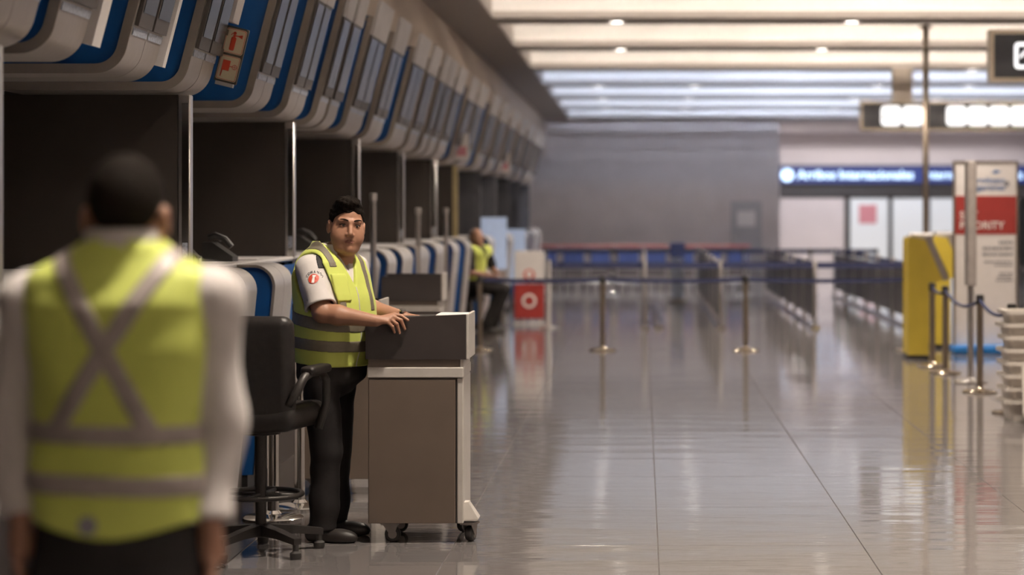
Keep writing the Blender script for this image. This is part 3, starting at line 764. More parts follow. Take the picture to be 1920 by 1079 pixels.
# ================================================================== hanging signs
def glow_tile(parent, x0, x1, z0, z1, y): return MB().prism(rrect(x0,x1,z0,z1,(x1-x0)*.2,4), y-.006, y, 'y').build('lit_symbol', M_signglow, parent)
t = thing('hanging_sign', (4.05,25.0,3.2), 'black hanging sign with a lit white arrow in a bronze frame', 'sign')
M_signblack = mat('sign_black', (.008,.008,.016), .35)
MB().box(.05,3.0,-.08,.08,.05,.565).build('panel', M_signblack, t)
MB().box(0,.05,-.11,.11,0,.615).box(.05,3.0,-.11,.11,0,.05).box(.05,3.0,-.11,.11,.565,.615).box(3.0,3.05,-.11,.11,0,.615).build('frame', M_bronze, t)
o_ = rrect(.29,.60,.155,.465,.05); i_ = rrect(.335,.555,.20,.42,.012); n_ = len(o_)
m = MB(); m.loft([[(x,-.088,z) for x,z in o_],[(x,-.088,z) for x,z in i_],[(x,-.081,z) for x,z in i_],[(x,-.081,z) for x,z in o_]], closed=True); m.build('arrow_border', M_signglow, t)
m = MB(); m.prism([(.43,.22),(.465,.22),(.465,.36),(.43,.36)], -.088, -.081, 'y'); m.prism([(.345,.30),(.365,.28),(.4475,.362),(.53,.28),(.55,.30),(.4475,.41)], -.088, -.081, 'y'); m.build('arrow', M_signglow, t)
text_mesh('lettering', 'Arribos', .3, M_signglow, t, (.75,-.085,.31), align='LEFT')
for x in (.8, 2.4): MB().box(x,x+.06,-.03,.03,.60,CZ-3.2).build('hanger', M_bronze, t)
t = thing('hanging_sign', (3.98,39.1,3.19), 'wide black hanging sign with a row of lit white symbols', 'sign')
MB().box(.04,4.6,-.08,.08,.04,.50).build('panel', M_signblack, t)
MB().box(0,.04,-.1,.1,0,.54).box(.04,4.6,-.1,.1,0,.04).box(.04,4.6,-.1,.1,.5,.54).build('frame', M_bronze, t)
for a in (1651,1691.5,1773,1813,1853,1893):
    x = (a-1612)*39.1/F; g = glow_tile(t, x, x+.365, .085, .455, -.08)
    if a in (1651,1773):
        q = MB().lathe([(.018,-.089),(.018,-.0862)], (x+.11,0,.19), 10, 'y').lathe([(.018,-.089),(.018,-.0862)], (x+.26,0,.19), 10, 'y').prism([(x+.05,.22),(x+.13,.2),(x+.28,.2),(x+.3,.23),(x+.13,.225),(x+.07,.32)], -.089, -.0862, 'y')
        q.build('trolley_symbol', mat('symbol_grey', (.5,.52,.6), .5), g)
MB().box(.59,.95,-.09,.09,.54,CZ-3.19).build('hanger', M_rim, t)
MB().box(3.6,3.96,-.09,.09,.54,CZ-3.19).build('hanger', M_rim, t)

# ================================================================== drafting chair behind the standing attendant
M_leather = mat('black_leather', (.014,.011,.010), .4, var=.25, scale=30, bump=.12)
M_blackmetal = mat('black_metal', (.03,.026,.024), .4, .3)
ch = thing('drafting_chair', (-1.865,10.42,0), 'black leather drafting chair with armrests and foot ring behind the standing attendant', 'chair')
ch.rotation_euler.z = math.radians(-12)       # local +y is the way the sitter faces
def f_back(X, Y, Z):
    zc = Z-.92; yy = Y+.20+.10*zc+.35*X*X*-1.0
    d = rbx(X, yy, zc, (0,0,0), (.245-.03*np.clip(-zc,0,1), .052, .245), .05)
    return d+.004*np.cos(zc*18)*np.exp(-(X/.2)**2)
surf('backrest', f_back, (-.3,-.42,.6), (.3,.0,1.22), .011, M_leather, ch)
surf('seat', lambda X,Y,Z: rbx(X,Y,Z-.02*np.abs(X)/.25,(0,.02,.655),(.25,.245,.062),.055), (-.3,-.28,.55), (.3,.32,.78), .011, M_leather, ch)
for s in (-1,1):
    MB().tube([(s*.25,.12,.60),(s*.285,.14,.72),(s*.29,.12,.84),(s*.29,.06,.885),(s*.29,-.08,.89),(s*.285,-.16,.87),(s*.26,-.20,.80),(s*.22,-.20,.74)], .022, 10).build('armrest', M_blackmetal, ch, True)
    surf('arm_pad', lambda X,Y,Z: rbx(X,Y,Z,(s*.29,-.01,.90),(.038,.13,.022),.02), (s*.29-.06,-.18,.86), (s*.29+.06,.16,.94), .009, M_leather, ch)
MB().lathe([(.10,.592),(.10,.58),(.03,.57),(.03,.32),(.027,.32),(.027,.10)], n=16).build('gas_post', M_blackmetal, ch, 'auto')
MB().tube([(.20*math.cos(a*math.pi/12),.20*math.sin(a*math.pi/12),.285) for a in range(24)], .013, 8, closed=True).tube([(-.2,0,.285),(.2,0,.285)], .009, 6).tube([(0,-.2,.285),(0,.2,.285)], .009, 6).build('foot_ring', M_blackmetal, ch, True)
for k in range(5):
    a = math.radians(72*k+28+10); c, s_ = math.cos(a), math.sin(a)
    leg = MB(); leg.loft([[(c*r-s_*w, s_*r+c*w, z0) , (c*r+s_*w, s_*r-c*w, z0), (c*r+s_*w, s_*r-c*w, z1), (c*r-s_*w, s_*r+c*w, z1)] for r, w, z0, z1 in ((.02,.028,.085,.14),(.16,.024,.085,.125),(.31,.02,.07,.10))])
    l = leg.build('leg', M_blackmetal, ch)
    MB().lathe([(.024,0),(.028,.01),(.028,.03),(.015,.04),(.015,.075)], (c*.295, s_*.295, 0), 12).build('glide', M_rubber, l, 'auto')

# ================================================================== people
M_skin = mat('skin', (.37,.185,.115), .5, var=.07, scale=30)
M_skin2 = mat('skin_tan', (.36,.185,.12), .5, var=.07, scale=30)
M_hair = mat('hair_dark', (.008,.0055,.004), .8, spec=.08, var=.3, scale=60, bump=.5, stretch=(1,1,3))
M_shirt = mat('shirt_white', (.64,.59,.57), .8, var=.04, sheen=.2)
M_vest = mat('vest_lime', (.60,.67,.13), .65, var=.05, scale=8, sheen=.2)
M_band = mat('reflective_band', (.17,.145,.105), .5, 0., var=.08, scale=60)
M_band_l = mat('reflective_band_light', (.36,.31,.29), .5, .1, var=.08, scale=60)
M_trouser = mat('trouser_black', (.011,.009,.009), .8, var=.15, spec=.2)
M_shoe = mat('shoe_black', (.016,.012,.010), .45, var=.2)
M_lip = mat('lip', (.27,.105,.08), .75, var=.05)
M_eye = mat('eye_white', (.60,.55,.52), .25, var=.02)
M_iris = mat('iris_dark', (.02,.012,.008), .15)
M_epau = mat('epaulette_black', (.012,.011,.013), .7)

def head_fn(full=1.0, neck=True):
    """head SDF in its own frame: face towards -y, origin between the ears"""
    def f(x, y, z):
        ax = np.abs(x)
        d = ell(x,y,z,(0,.012,.040),(.077,.098,.092))
        d = smin(d, ell(x,y,z,(0,-.028,-.040),(.064*full,.066,.082)), .035)
        d = smin(d, ell(ax,y,z,(.036*full,-.045,-.045),(.032,.036,.042)), .025)
        d = smin(d, ell(x,y,z,(0,-.070,-.104),(.028,.022,.020)), .025)
        d = smin(d, ell(x,y,z,(0,-.025,-.105),(.052*full,.050,.032)), .03)
        d = smin(d, rc(ax,y,z,(.010,-.088,.028),(.050,-.070,.030),.011,.009), .014)
        d = smax(d, -ell(ax,y,z,(.033,-.100,.006),(.021,.016,.012)), .010)
        d = smin(d, ell(ax,y,z,(.033,-.077,.004),(.016,.010,.011)), .004)
        d = smin(d, rc(x,y,z,(0,-.089,.016),(0,-.110,-.030),.0085,.0125), .010)
        d = smin(d, ell(ax,y,z,(.013,-.098,-.036),(.009,.012,.009)), .007)
        d = smin(d, ell(x,y,z,(0,-.082,-.066),(.028,.014,.020)), .012)
        d = smax(d, -rc(ax,y,z,(0,-.101,-.066),(.024,-.091,-.067),.0028,.002), .004)
        ear = smax(ell(ax,y,z,(.084,.012,-.008),(.012,.021,.034)), -ell(ax,y,z,(.096,.008,-.004),(.008,.011,.018)), .006)
        d = smin(d, ear, .008)
        if neck: d = smin(d, rc(x,y,z,(0,.030,-.07),(0,.045,-.21),.056,.064), .03)
        return d
    return f
def hair_fn(short=False):
    zs = ([-.12,-.085,-.06,-.035,-.02,.0,.03,.06,.12], [.075,.070,.066,.040,-.005,.005,.012,-.035,-.060]) if not short else ([-.12,-.06,-.03,-.01,.02,.05,.12],[.08,.07,.03,.025,.015,-.03,-.05])
    def f(x, y, z):
        ax = np.abs(x)
        d = ell(x,y,z,(0,.016,.047),(.084,.104,.099)) if not short else ell(x,y,z,(0,.014,.042),(.080,.101,.095))
        if not short:
            d = smin(d, ell(x,y,z,(-.01,-.035,.118),(.058,.062,.030)), .02)
            d = d + .0022*np.sin(x*260+y*140)*np.sin(y*190-x*60)+.0016*np.sin(z*240+x*90)
        lim = np.interp(y, *zs)+(.005*np.sin(55*x+1)+.003*np.sin(140*x) if not short else 0*x)
        return smax(d, (lim-z)*.8, .006)
    return f
def framed(fn, org, M, sc=1.):
    """evaluate fn in a rotated frame: columns of M are the frame's x, y, z axes in world"""
    M = np.array(M, float)
    def g(X, Y, Z):
        dx, dy, dz = (X-org[0])/sc, (Y-org[1])/sc, (Z-org[2])/sc
        return sc*fn(dx*M[0,0]+dy*M[1,0]+dz*M[2,0], dx*M[0,1]+dy*M[1,1]+dz*M[2,1], dx*M[0,2]+dy*M[1,2]+dz*M[2,2])
    return g
def rotm(yaw, pitch=0., roll=0.):
    return np.array(Matrix.Rotation(yaw,3,'Z') @ Matrix.Rotation(pitch,3,'X') @ Matrix.Rotation(roll,3,'Y'))
def face_details(parent, org, R, base, m_lip=True):
    def W(p): return np.array(org)+R@np.array(p)*HS-np.array(base)
    for s in (-1,1):
        c = W((s*.033,-.0755,.006)); e = MB().lathe([(.0125*math.sin(math.pi*i/8)+1e-5, -.0125*math.cos(math.pi*i/8)) for i in range(9)], n=14).build('eye', M_eye, parent, True); e.location = c
        n = R@np.array([s*.02,-1.,0]); n /= np.linalg.norm(n)
        i_ = MB().lathe([(.0058*math.cos(math.pi/2*i/4)+1e-5, .0024*math.sin(math.pi/2*i/4)) for i in range(5)], n=12).build('iris', M_iris, e, True)
        i_.rotation_euler = Vector(n).to_track_quat('Z','Y').to_euler(); i_.location = Vector(n)*.0115
        lid = MB(); pts = [W((s*(.033+.017*math.cos(t)), -.0865+.010*abs(math.cos(t))**2, .0075+.0065*math.sin(t))) for t in np.linspace(.15,math.pi-.15,9)]
        lid.tube(pts, .0021, 6).build('eyelid', M_hair, parent, True)
        br = MB(); pts = [W((s*a,-.0985+.33*max(0,a-.012)**1.0*.75,.0315+.006*math.sin((a-.012)/.042*math.pi*.75))) for a in np.linspace(.013,.054,8)]
        br.tube(pts, [.002,.0036,.0042,.0044,.0042,.0036,.0028,.0015], 6).build('eyebrow', M_hair, parent, True)
def cloth(d, X, Y, Z, a=.004, k=26.):
    return d + a*np.sin(k*(Z+.6*X-.4*Y)+3*np.sin(9*X+7*Y))*np.sin(11*X-13*Y+4*Z) + a*.6*np.sin(41*Z-17*X+11*Y)*np.sin(8*Z+5)

# ---------------------------------------------------------------- standing attendant
A = np.array
B0 = A((-1.585,10.90,0.)); YAW = math.radians(35)
fr = A((math.cos(YAW),-math.sin(YAW),0)); lf = A((math.sin(YAW),math.cos(YAW),0))
person = thing('person', tuple(B0), 'person in a lime vest and short-sleeved white shirt leaning hands on the podium cart', 'person')
def UV(X, Y): 
    dx, dy = X-B0[0], Y-B0[1]
    return dx*fr[0]+dy*fr[1], dx*lf[0]+dy*lf[1]
TOR = [(.80,0,0,.145,.185),(.90,.0,0,.155,.195),(1.0,.012,0,.168,.205),(1.12,.018,0,.168,.205),(1.25,.008,0,.152,.205),(1.34,-.005,0,.135,.205),(1.41,-.012,0,.112,.185),(1.455,-.018,0,.088,.135),(1.49,-.02,0,.07,.085),(1.53,-.02,0,.06,.065)]
def torso(X, Y, Z, off=0.):
    u, v = UV(X,Y); return loftz(u, v, Z, TOR, 2.4)-off
rsh = B0+lf*-.170+A((0,0,1.378)); lsh = B0+lf*.170+A((0,0,1.378))
rel = A(PX(604,587,10.67)); rwr = A(PX(704,602,10.645))
lel = A(PX(672,575,11.06)); lwr = A(PX(757,595,10.93))
HC = A(PX(650,425,10.86)); HR = rotm(math.radians(19), math.radians(3), math.radians(5))*1.0
HS = 1.05
hf = framed(head_fn(1.20), HC, HR, HS)
rl = [A(PX(599,690,10.80)), A(PX(612,845,10.78)), A(PX(605,980,10.75))]
ll = [A(PX(632,690,11.0)), A(PX(630,845,11.02)), A(PX(626,975,11.02))]
def arm(X, Y, Z, sh, el, wr, g=1.):
    d = rc(X,Y,Z,sh,el,.062*g,.049*g); return smin(d, smin(rc(X,Y,Z,el,el+(wr-el)*.3,.047*g,.050*g), rc(X,Y,Z,el+(wr-el)*.3,wr,.050*g,.030*g), .02), .02)
# right hand: knuckles, middle joints and tips read from the photograph, draped over the board's edge
kn = [(739,590.5,10.685),(737,594.5,10.667),(731.5,599,10.650),(726,604,10.637)]
mj = [(752,592.5,10.690),(752,601,10.666),(744,608,10.652),(736,613.5,10.643)]
tp = [(765,601,10.680),(759,617.5,10.674),(749,624.5,10.668),(739.5,623.5,10.660)]
K, Mj, Tp = [[A(PX(*p)) for p in q] for q in (kn, mj, tp)]
def rhand(X, Y, Z):
    d = None
    for i in range(4):
        r = (.0095,.0098,.0095,.0085)[i]
        q = rc(X,Y,Z,rwr+(K[i]-rwr)*.15,K[i],.017,.0115)
        d = q if d is None else smin(d, q, .012)
    for i in range(4):
        r = (.0092,.0095,.0092,.0082)[i]
        d = smin(d, smin(rc(X,Y,Z,K[i],Mj[i],r*1.1,r), rc(X,Y,Z,Mj[i],Tp[i],r,r*.8), .002), .004)
    th0 = rwr+A((.02,.03,-.004)); th1 = th0+A((.035,.030,-.001)); th2 = th1+A((.035,.004,-.003))
    d = smin(d, smin(rc(X,Y,Z,th0,th1,.015,.012), rc(X,Y,Z,th1,th2,.012,.009), .004), .008)
    return d
lk = [lwr+A((.075,-.03+.021*i,.002-.002*i)) for i in range(4)]
def lhand(X, Y, Z):
    d = None
    for i in range(4):
        q = rc(X,Y,Z,lwr+(lk[i]-lwr)*.15,lk[i],.017,.0115); d = q if d is None else smin(d, q, .012)
    for i in range(4):
        r = (.0085,.0095,.0098,.0092)[i]; m_ = lk[i]+A((.036,-.004+.003*i,-.004)); e_ = m_+A((.034 if i != 0 else .024,-.002,-.012))
        d = smin(d, smin(rc(X,Y,Z,lk[i],m_,r*1.1,r), rc(X,Y,Z,m_,e_,r,r*.8), .002), .004)
    a = lwr+A((.02,-.02,-.004)); b = a+A((.035,-.035,-.006)); d = smin(d, smin(rc(X,Y,Z,a,b,.015,.012), rc(X,Y,Z,b,b+A((.034,-.008,-.006)),.012,.009), .004), .008)
    return d
def body_fn(X, Y, Z):
    d = smax(torso(X,Y,Z,-.03), Z-1.44, .02)
    d = smax(d, .84-Z, .03)
    for J in (rl, ll): d = smin(d, smin(rc(X,Y,Z,J[0]+A((0,0,.04)),J[1],.075,.055), rc(X,Y,Z,J[1],J[2]-A((0,0,.02)),.055,.036), .02), .03)
    d = smin(d, arm(X,Y,Z,rsh,rel,rwr), .03); d = smin(d, arm(X,Y,Z,lsh,lel,lwr), .03)
    d = smin(d, rc(X,Y,Z,B0+A((-.02,.0,1.42)),HC+A((-.005,.02,-.08)),.066,.058), .03)
    return d
def whole(X, Y, Z): return smin(smin(body_fn(X,Y,Z), rhand(X,Y,Z), .012), lhand(X,Y,Z), .012)
# head on a fine grid, body and hands on their own grids, one mesh
p1 = surf('head', hf, HC-A((.11,.13,.20)), HC+A((.11,.13,.15)), .0036, M_skin, person, B0)
p2 = surf('arms', whole, B0+A((-.26,-.34,.03)), B0+A((.52,.34,1.56)), .0062, M_skin, person, B0)
hb = lambda X,Y,Z: smin(rhand(X,Y,Z), rc(X,Y,Z,rwr+(rel-rwr)*.35,rwr,.037,.0295), .012)
p3 = surf('hand', hb, rwr+A((-.10,-.07,-.09)), rwr+A((.20,.10,.06)), .003, M_skin, person, B0)
hb2 = lambda X,Y,Z: smin(lhand(X,Y,Z), rc(X,Y,Z,lwr+(lel-lwr)*.3,lwr,.036,.0295), .012)
p4 = surf('hand', hb2, lwr+A((-.09,-.11,-.07)), lwr+A((.20,.12,.06)), .003, M_skin, person, B0)
bd = join_meshes([p2,p1,p3,p4], 'body')
face_details(person, HC, HR, B0)
surf('lips', framed(lambda x,y,z: smin(smin(rc(np.abs(x),y,z,(.006,-.0955,-.0615),(.023,-.0865,-.0655),.0040,.002), rc(x,y,z,(-.015,-.0925,-.0725),(.015,-.0925,-.0725),.0048,.0048), .003), rc(x,y,z,(-.02,-.089,-.067),(.02,-.089,-.067),.003,.003), .003), HC, HR, HS), HC-A((.13,.13,.12)), HC+A((.13,.13,.0)), .0022, M_lip, person, B0)
surf('hair', framed(hair_fn(), HC, HR, HS), HC-A((.13,.15,.12)), HC+A((.13,.15,.19)), .0042, M_hair, person, B0)
# shirt: torso, collar, sleeves cut at the hem
def sleeve(X, Y, Z, sh, el, off=0.):
    ax = (el-sh)/np.linalg.norm(el-sh); L = np.linalg.norm(el-sh)
    t = (X-sh[0])*ax[0]+(Y-sh[1])*ax[1]+(Z-sh[2])*ax[2]
    d = rc(X,Y,Z,sh,el,.070,.080)-off
    return smax(cloth(d,X,Y,Z,.0035,30), t-L*.86, .006), t
def shirt_fn(X, Y, Z):
    u, v = UV(X,Y)
    d = smax(smax(torso(X,Y,Z,-.004), .86-Z, .01), Z-1.468, .012)
    s1, _ = sleeve(X,Y,Z,rsh,rel); s2, _ = sleeve(X,Y,Z,lsh,lel)
    d = smin(smin(d, s1, .025), s2, .025)
    # hollow the sleeves below the arm
    for sh, el in ((rsh,rel),(lsh,lel)):
        d = smax(d, -rc(X,Y,Z,sh+(el-sh)*.7,el+(el-sh)*.3,.066,.070), .004)
    # open neck
    zv = 1.36; d = smax(d, -smax(np.abs(v)-.30*(Z-zv), smax(-u+.02, zv-Z, .01), .005), .006)
    col = smax(smax(np.abs(np.sqrt((u-.026-.45*(Z-1.475))**2+(v*.97)**2)-.076)-.006, np.abs(Z-1.475+.10*u)-.032, .006), -smax(np.abs(v)-.032-.3*(1.50-Z), -u, .004), .004)
    return smin(d, col, .006)
surf('shirt', shirt_fn, B0+A((-.32,-.36,.82)), B0+A((.30,.36,1.56)), .0058, M_shirt, person, B0)
# vest
def vest_base(X, Y, Z, off=0.):
    u, v = UV(X,Y)
    d = torso(X,Y,Z,.014+off)
    d = smin(d, rbx(u,v,Z+.12*np.abs(v)-.01,(-.015,0,1.425),(.062,.150,.030),.028)-off, .04)
    d = cloth(d, X, Y, Z, .0032, 22)
    return d
def vest_cut(X, Y, Z, d):
    u, v = UV(X,Y)
    hem = .885-.05*np.clip(-u/.17,-1,1)*-1.0*.5
    d = smax(d, (.895-.10*u)-Z-.0, .006)
    for sh, el in ((rsh,rel),(lsh,lel)):
        d = smax(d, -smax(rc(X,Y,Z,sh+A((0,0,-.002)),el,.084,.090), 1.17-Z, .02), .01)
        q = sh+ (sh-B0-A((0,0,1.405)))*.1
    d = smax(d, np.abs(v)-.205-np.clip((1.33-Z)*2,0,.1), .01)
    zv = 1.285; d = smax(d, -smax(np.abs(v)-.40*(Z-zv), smax(-u, zv-Z, .01), .005), .006)
    d = smax(d, -(np.sqrt((u+.015)**2+v**2)-.086+0*Z)*1.0+np.where(Z < 1.40, -9., 0.), .004)
    return d
def vest_fn(X, Y, Z): return vest_cut(X,Y,Z, vest_base(X,Y,Z))
LO, HI = B0+A((-.30,-.32,.84)), B0+A((.30,.32,1.52))
ve = surf('vest', vest_fn, LO, HI, .0055, M_vest, person, B0)
def band_fn(reg, off=.003):
    def f(X, Y, Z):
        u, v = UV(X,Y)
        d = vest_cut(X,Y,Z, vest_base(X,Y,Z,off)); d = smax(d, -vest_base(X,Y,Z,-.006), .001)
        return smax(d, reg(u,v,Z), .0015)
    return f
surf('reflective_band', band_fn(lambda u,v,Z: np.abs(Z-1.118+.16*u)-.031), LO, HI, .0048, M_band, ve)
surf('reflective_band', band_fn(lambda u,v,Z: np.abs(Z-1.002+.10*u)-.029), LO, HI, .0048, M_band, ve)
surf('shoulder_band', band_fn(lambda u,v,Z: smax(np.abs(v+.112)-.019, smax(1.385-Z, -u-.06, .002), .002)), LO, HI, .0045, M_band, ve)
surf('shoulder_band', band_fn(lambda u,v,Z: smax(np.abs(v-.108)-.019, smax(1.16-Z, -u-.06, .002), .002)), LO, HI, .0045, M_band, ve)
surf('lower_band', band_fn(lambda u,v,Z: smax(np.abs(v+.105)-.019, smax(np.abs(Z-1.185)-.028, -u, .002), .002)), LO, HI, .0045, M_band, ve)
surf('pocket', band_fn(lambda u,v,Z: smax(np.abs(v+.098)-.043, smax(np.abs(Z-1.285)-.068, -u, .002), .004), .0085), LO, HI, .0045, M_vest, ve)
surf('zip', band_fn(lambda u,v,Z: smax(np.abs(v)-.0035, smax(Z-1.285, -u, .002), .002), .003), LO, HI, .004, M_plate, ve)
for o in ve.children: o.location = -B0; 
# epaulette and sleeve badge
axr = (rel-rsh)/np.linalg.norm(rel-rsh)
ep_c = A(PX(601,483,10.72))
def epa(X, Y, Z):
    s, t = sleeve(X,Y,Z,rsh,rel,.004); s2, _ = sleeve(X,Y,Z,rsh,rel,-.004)
    d = smax(smin(s, torso(X,Y,Z,.0), .025), -s2, .001)
    tx = (X-ep_c[0])*.93+(Z-ep_c[2])*.30
    return smax(d, smax(np.abs(tx)-.024, smax(np.abs(Z-ep_c[2])-.055, Y-10.90, .002), .002), .002)
surf('epaulette', epa, rsh-A((.12,.12,.08)), rsh+A((.14,.14,.12)), .0045, M_epau, person, B0)
bc = A(PX(588.5,523,10.665)); bn = A((-.20,-.97,.05)); bn /= np.linalg.norm(bn)
bR = A(Vector(bn).to_track_quat('Z','Y').to_matrix()); 
def sleeve_hit(p):
    p = A(p, float)
    for k in range(60):
        d = sleeve(A([p[0]]),A([p[1]]),A([p[2]]),rsh,rel)[0][0]
        if abs(d) < .0008: break
        p = p - bn*d*.7
    return p
bx_ = np.cross(A((0,0,1.)), bn); bx_ /= np.linalg.norm(bx_); bz_ = np.cross(bn, bx_)
def badge_pt(a, b, out=.0015): return sleeve_hit(bc+bx_*a+bz_*b)+bn*out-B0
def patch(name, polys, m, out):
    mb = MB()
    for pl in polys:
        q = [badge_pt(a, b, out) for a, b in pl]; mb.add(q, [tuple(range(len(q)))])
    return mb.build(name, m, person)
n_ = 24; cir = [(math.cos(2*math.pi*i/n_), math.sin(2*math.pi*i/n_)) for i in range(n_)]
mb = MB(); q = [badge_pt(0,0,.003)]+[badge_pt(.013*a,.013*b,.003) for a,b in cir]+[badge_pt(.0245*a,.0245*b,.003) for a,b in cir]
mb.add(q, [(0,1+i,1+(i+1)%n_) for i in range(n_)]+[(1+i,1+n_+i,1+n_+(i+1)%n_,1+(i+1)%n_) for i in range(n_)]); bg = mb.build('sleeve_badge', M_signred, person)
patch('tower_emblem', [[(-.006,-.021),(.008,-.021),(.006,.008),(.009,.012),(.009,.018),(-.007,.018),(-.007,.012),(-.004,.008)]], M_letter_white, .0042)
for k, c in enumerate('COMANDO'):
    a = math.radians(158-136*k/6); r_ = .0345
    p = badge_pt(r_*math.cos(a), r_*math.sin(a), .003)
    o = text_mesh('badge_letter', c, .0165, M_letter_grey, person, tuple(p), ext=.0003, bold=.0006)
    tz = A([bx_*math.sin(a)-bz_*math.cos(a), bx_*math.cos(a)+bz_*math.sin(a), bn]).T
    o.rotation_euler = Matrix(tz.tolist()).to_euler()
# trousers and shoes
def trou(X, Y, Z):
    d = smax(smax(torso(X,Y,Z,.0), Z-.98, .01), .80-Z, .04)
    d = smin(d, ell(X,Y,Z,B0+A((-.02,0,.82)),(.14,.165,.12)), .04)
    for J in (rl, ll):
        q = smin(rc(X,Y,Z,J[0],J[1],.100,.078), rc(X,Y,Z,J[1],J[2]-A((0,0,.06)),.078,.072), .03)
        d = smin(d, q, .012)
    d = cloth(d, X, Y, Z, .0045, 16); d = d+.004*np.sin(34*Z+9*X)*np.clip((.42-Z)*5,0,1)
    return smax(d, .062-Z, .008)
surf('trousers', trou, B0+A((-.28,-.32,.04)), B0+A((.28,.32,1.02)), .0075, M_trouser, person, B0)
for J, dx in ((rl,.0),(ll,.02)):
    f = A((J[2][0]+dx, J[2][1], 0)); yw = math.radians(-12 if J is rl else -18)
    c_, s_ = math.cos(yw), math.sin(yw)
    def sh(X, Y, Z, f=f):
        x = (X-f[0])*c_+(Y-f[1])*s_; y = -(X-f[0])*s_+(Y-f[1])*c_
        d = smin(ell(x,y,Z,(-.035,0,.045),(.062,.042,.055)), ell(x,y,Z,(.085,0,.026),(.10,.047,.044)), .04)
        return smax(smin(d, rc(x,y,Z,(-.01,0,.06),(-.01,0,.11),.045,.045), .03), -Z+.002, .004)
    surf('shoe', sh, f+A((-.16,-.12,-.012)), f+A((.24,.12,.16)), .007, M_shoe, person, B0)
# wristwatch on the left wrist
wd = (lwr-lel)/np.linalg.norm(lwr-lel)
wt = MB(); 
wq = Vector(wd).to_track_quat('Z','Y').to_matrix()
ring = [[tuple(wq @ Vector((.034*math.cos(2*math.pi*i/20), .034*math.sin(2*math.pi*i/20), h))) for i in range(20)] for h in (-.009,.009)]
wt = MB(); wt.loft(ring, cap=False); w_ = wt.build('wristwatch', M_black, None, True); w_.parent = person; w_.location = lwr-wd*.004-B0
wf = MB().lathe([(.017,0),(.018,.004),(.016,.008),(.001,.008)], n=16).build('watch_face', M_chrome, w_, 'auto'); wf.location = (-.0,-.012,.031); wf.rotation_euler = (.35,.1,0)

# ---------------------------------------------------------------- attendant in the foreground, seen from behind
B1 = A((-1.122,4.60,0.)); P1 = lambda px, py, dy=0.: A(PX(px,py,4.6+dy))
fg = thing('person', tuple(B1), 'person seen from behind in a lime vest with crossed grey bands and long white sleeves', 'person')
TB = [(.84,0,0,.165,.125),(.95,0,0,.172,.125),(1.08,0,0,.170,.122),(1.22,0,0,.168,.120),(1.36,0,-.005,.178,.122),(1.46,0,-.005,.182,.115),(1.52,0,0,.160,.095),(1.56,0,0,.105,.075),(1.60,0,0,.066,.064),(1.66,0,0,.058,.058)]
def tor1(X, Y, Z, off=0.): return loftz(X-B1[0], Y-B1[1], Z, TB, 2.4)-off
H1 = P1(238,406,.01); R1 = rotm(math.pi+math.radians(3), math.radians(-3), 0)
arms1 = [(P1(66,560), P1(22,772,.02), P1(40,965,-.03)), (P1(392,560), P1(412,785,.02), P1(396,975,-.03))]
def hand1(X, Y, Z, w, s):
    d = rc(X,Y,Z,w,w+A((0,.01,-.075)),.024,.030)
    for i in range(4):
        k = w+A((s*.004,-.028+.021*i,-.085)); m_ = k+A((-s*.006,.006,-.042)); e_ = m_+A((-s*.016,.008,-.032+.004*abs(i-1.5)))
        d = smin(d, smin(rc(X,Y,Z,k,m_,.011,.0098), rc(X,Y,Z,m_,e_,.0098,.008), .003), .006)
    t0 = w+A((-s*.005,.035,-.03)); t1 = t0+A((-s*.01,.028,-.035)); d = smin(d, smin(rc(X,Y,Z,t0,t1,.014,.012), rc(X,Y,Z,t1,t1+A((-s*.006,.008,-.032)),.012,.009), .004), .008)
    return d
def body1(X, Y, Z):
    d = smax(tor1(X,Y,Z,-.03), .86-Z, .04)
    for (a,b,c), s in zip(arms1, (-1,1)): d = smin(d, smin(rc(X,Y,Z,a,b,.048,.040), rc(X,Y,Z,b,c,.040,.026), .02), .02); d = smin(d, hand1(X,Y,Z,c,s), .01)
    for s in (-1,1): d = smin(d, smin(rc(X,Y,Z,B1+A((s*.09,0,.88)),B1+A((s*.10,0,.48)),.075,.055), rc(X,Y,Z,B1+A((s*.10,0,.48)),B1+A((s*.11,0,.07)),.055,.036), .02), .03)
    return d
b1 = surf('arms', body1, B1+A((-.34,-.2,.02)), B1+A((.34,.2,1.70)), .0095, M_skin2, fg, B1)
b2 = surf('head', framed(head_fn(1.05), H1, R1, 1.0), H1-A((.12,.14,.2)), H1+A((.12,.14,.16)), .006, M_skin2, fg, B1)
join_meshes([b1,b2], 'body')
surf('hair', framed(hair_fn(True), H1, R1, 1.0), H1-A((.13,.15,.14)), H1+A((.13,.15,.19)), .006, M_hair, fg, B1)
def shirt1(X, Y, Z):
    d = smax(smax(tor1(X,Y,Z,.0), .92-Z, .01), Z-1.585, .01)
    for a,b,c in arms1:
        q = smin(rc(X,Y,Z,a,b,.066,.056), rc(X,Y,Z,b,c,.056,.044), .03); q = smin(q, ell(X,Y,Z,a+A((0,0,-.01)),(.07,.07,.07)), .03)
        q = cloth(q,X,Y,Z,.005,24); dn = (c-b)/np.linalg.norm(c-b)
        q = smax(q, (X-c[0])*dn[0]+(Y-c[1])*dn[1]+(Z-c[2])*dn[2], .006); d = smin(d, q, .025)
    x, y = X-B1[0], Y-B1[1]
    col = smax(np.abs(np.sqrt(x**2+(y*.98+.005)**2)-.074+.10*(Z-1.59))-.006, np.abs(Z-1.592)-.030, .006)
    return smin(d, col, .006)
surf('shirt', shirt1, B1+A((-.34,-.2,.88)), B1+A((.34,.2,1.66)), .0085, M_shirt, fg, B1)
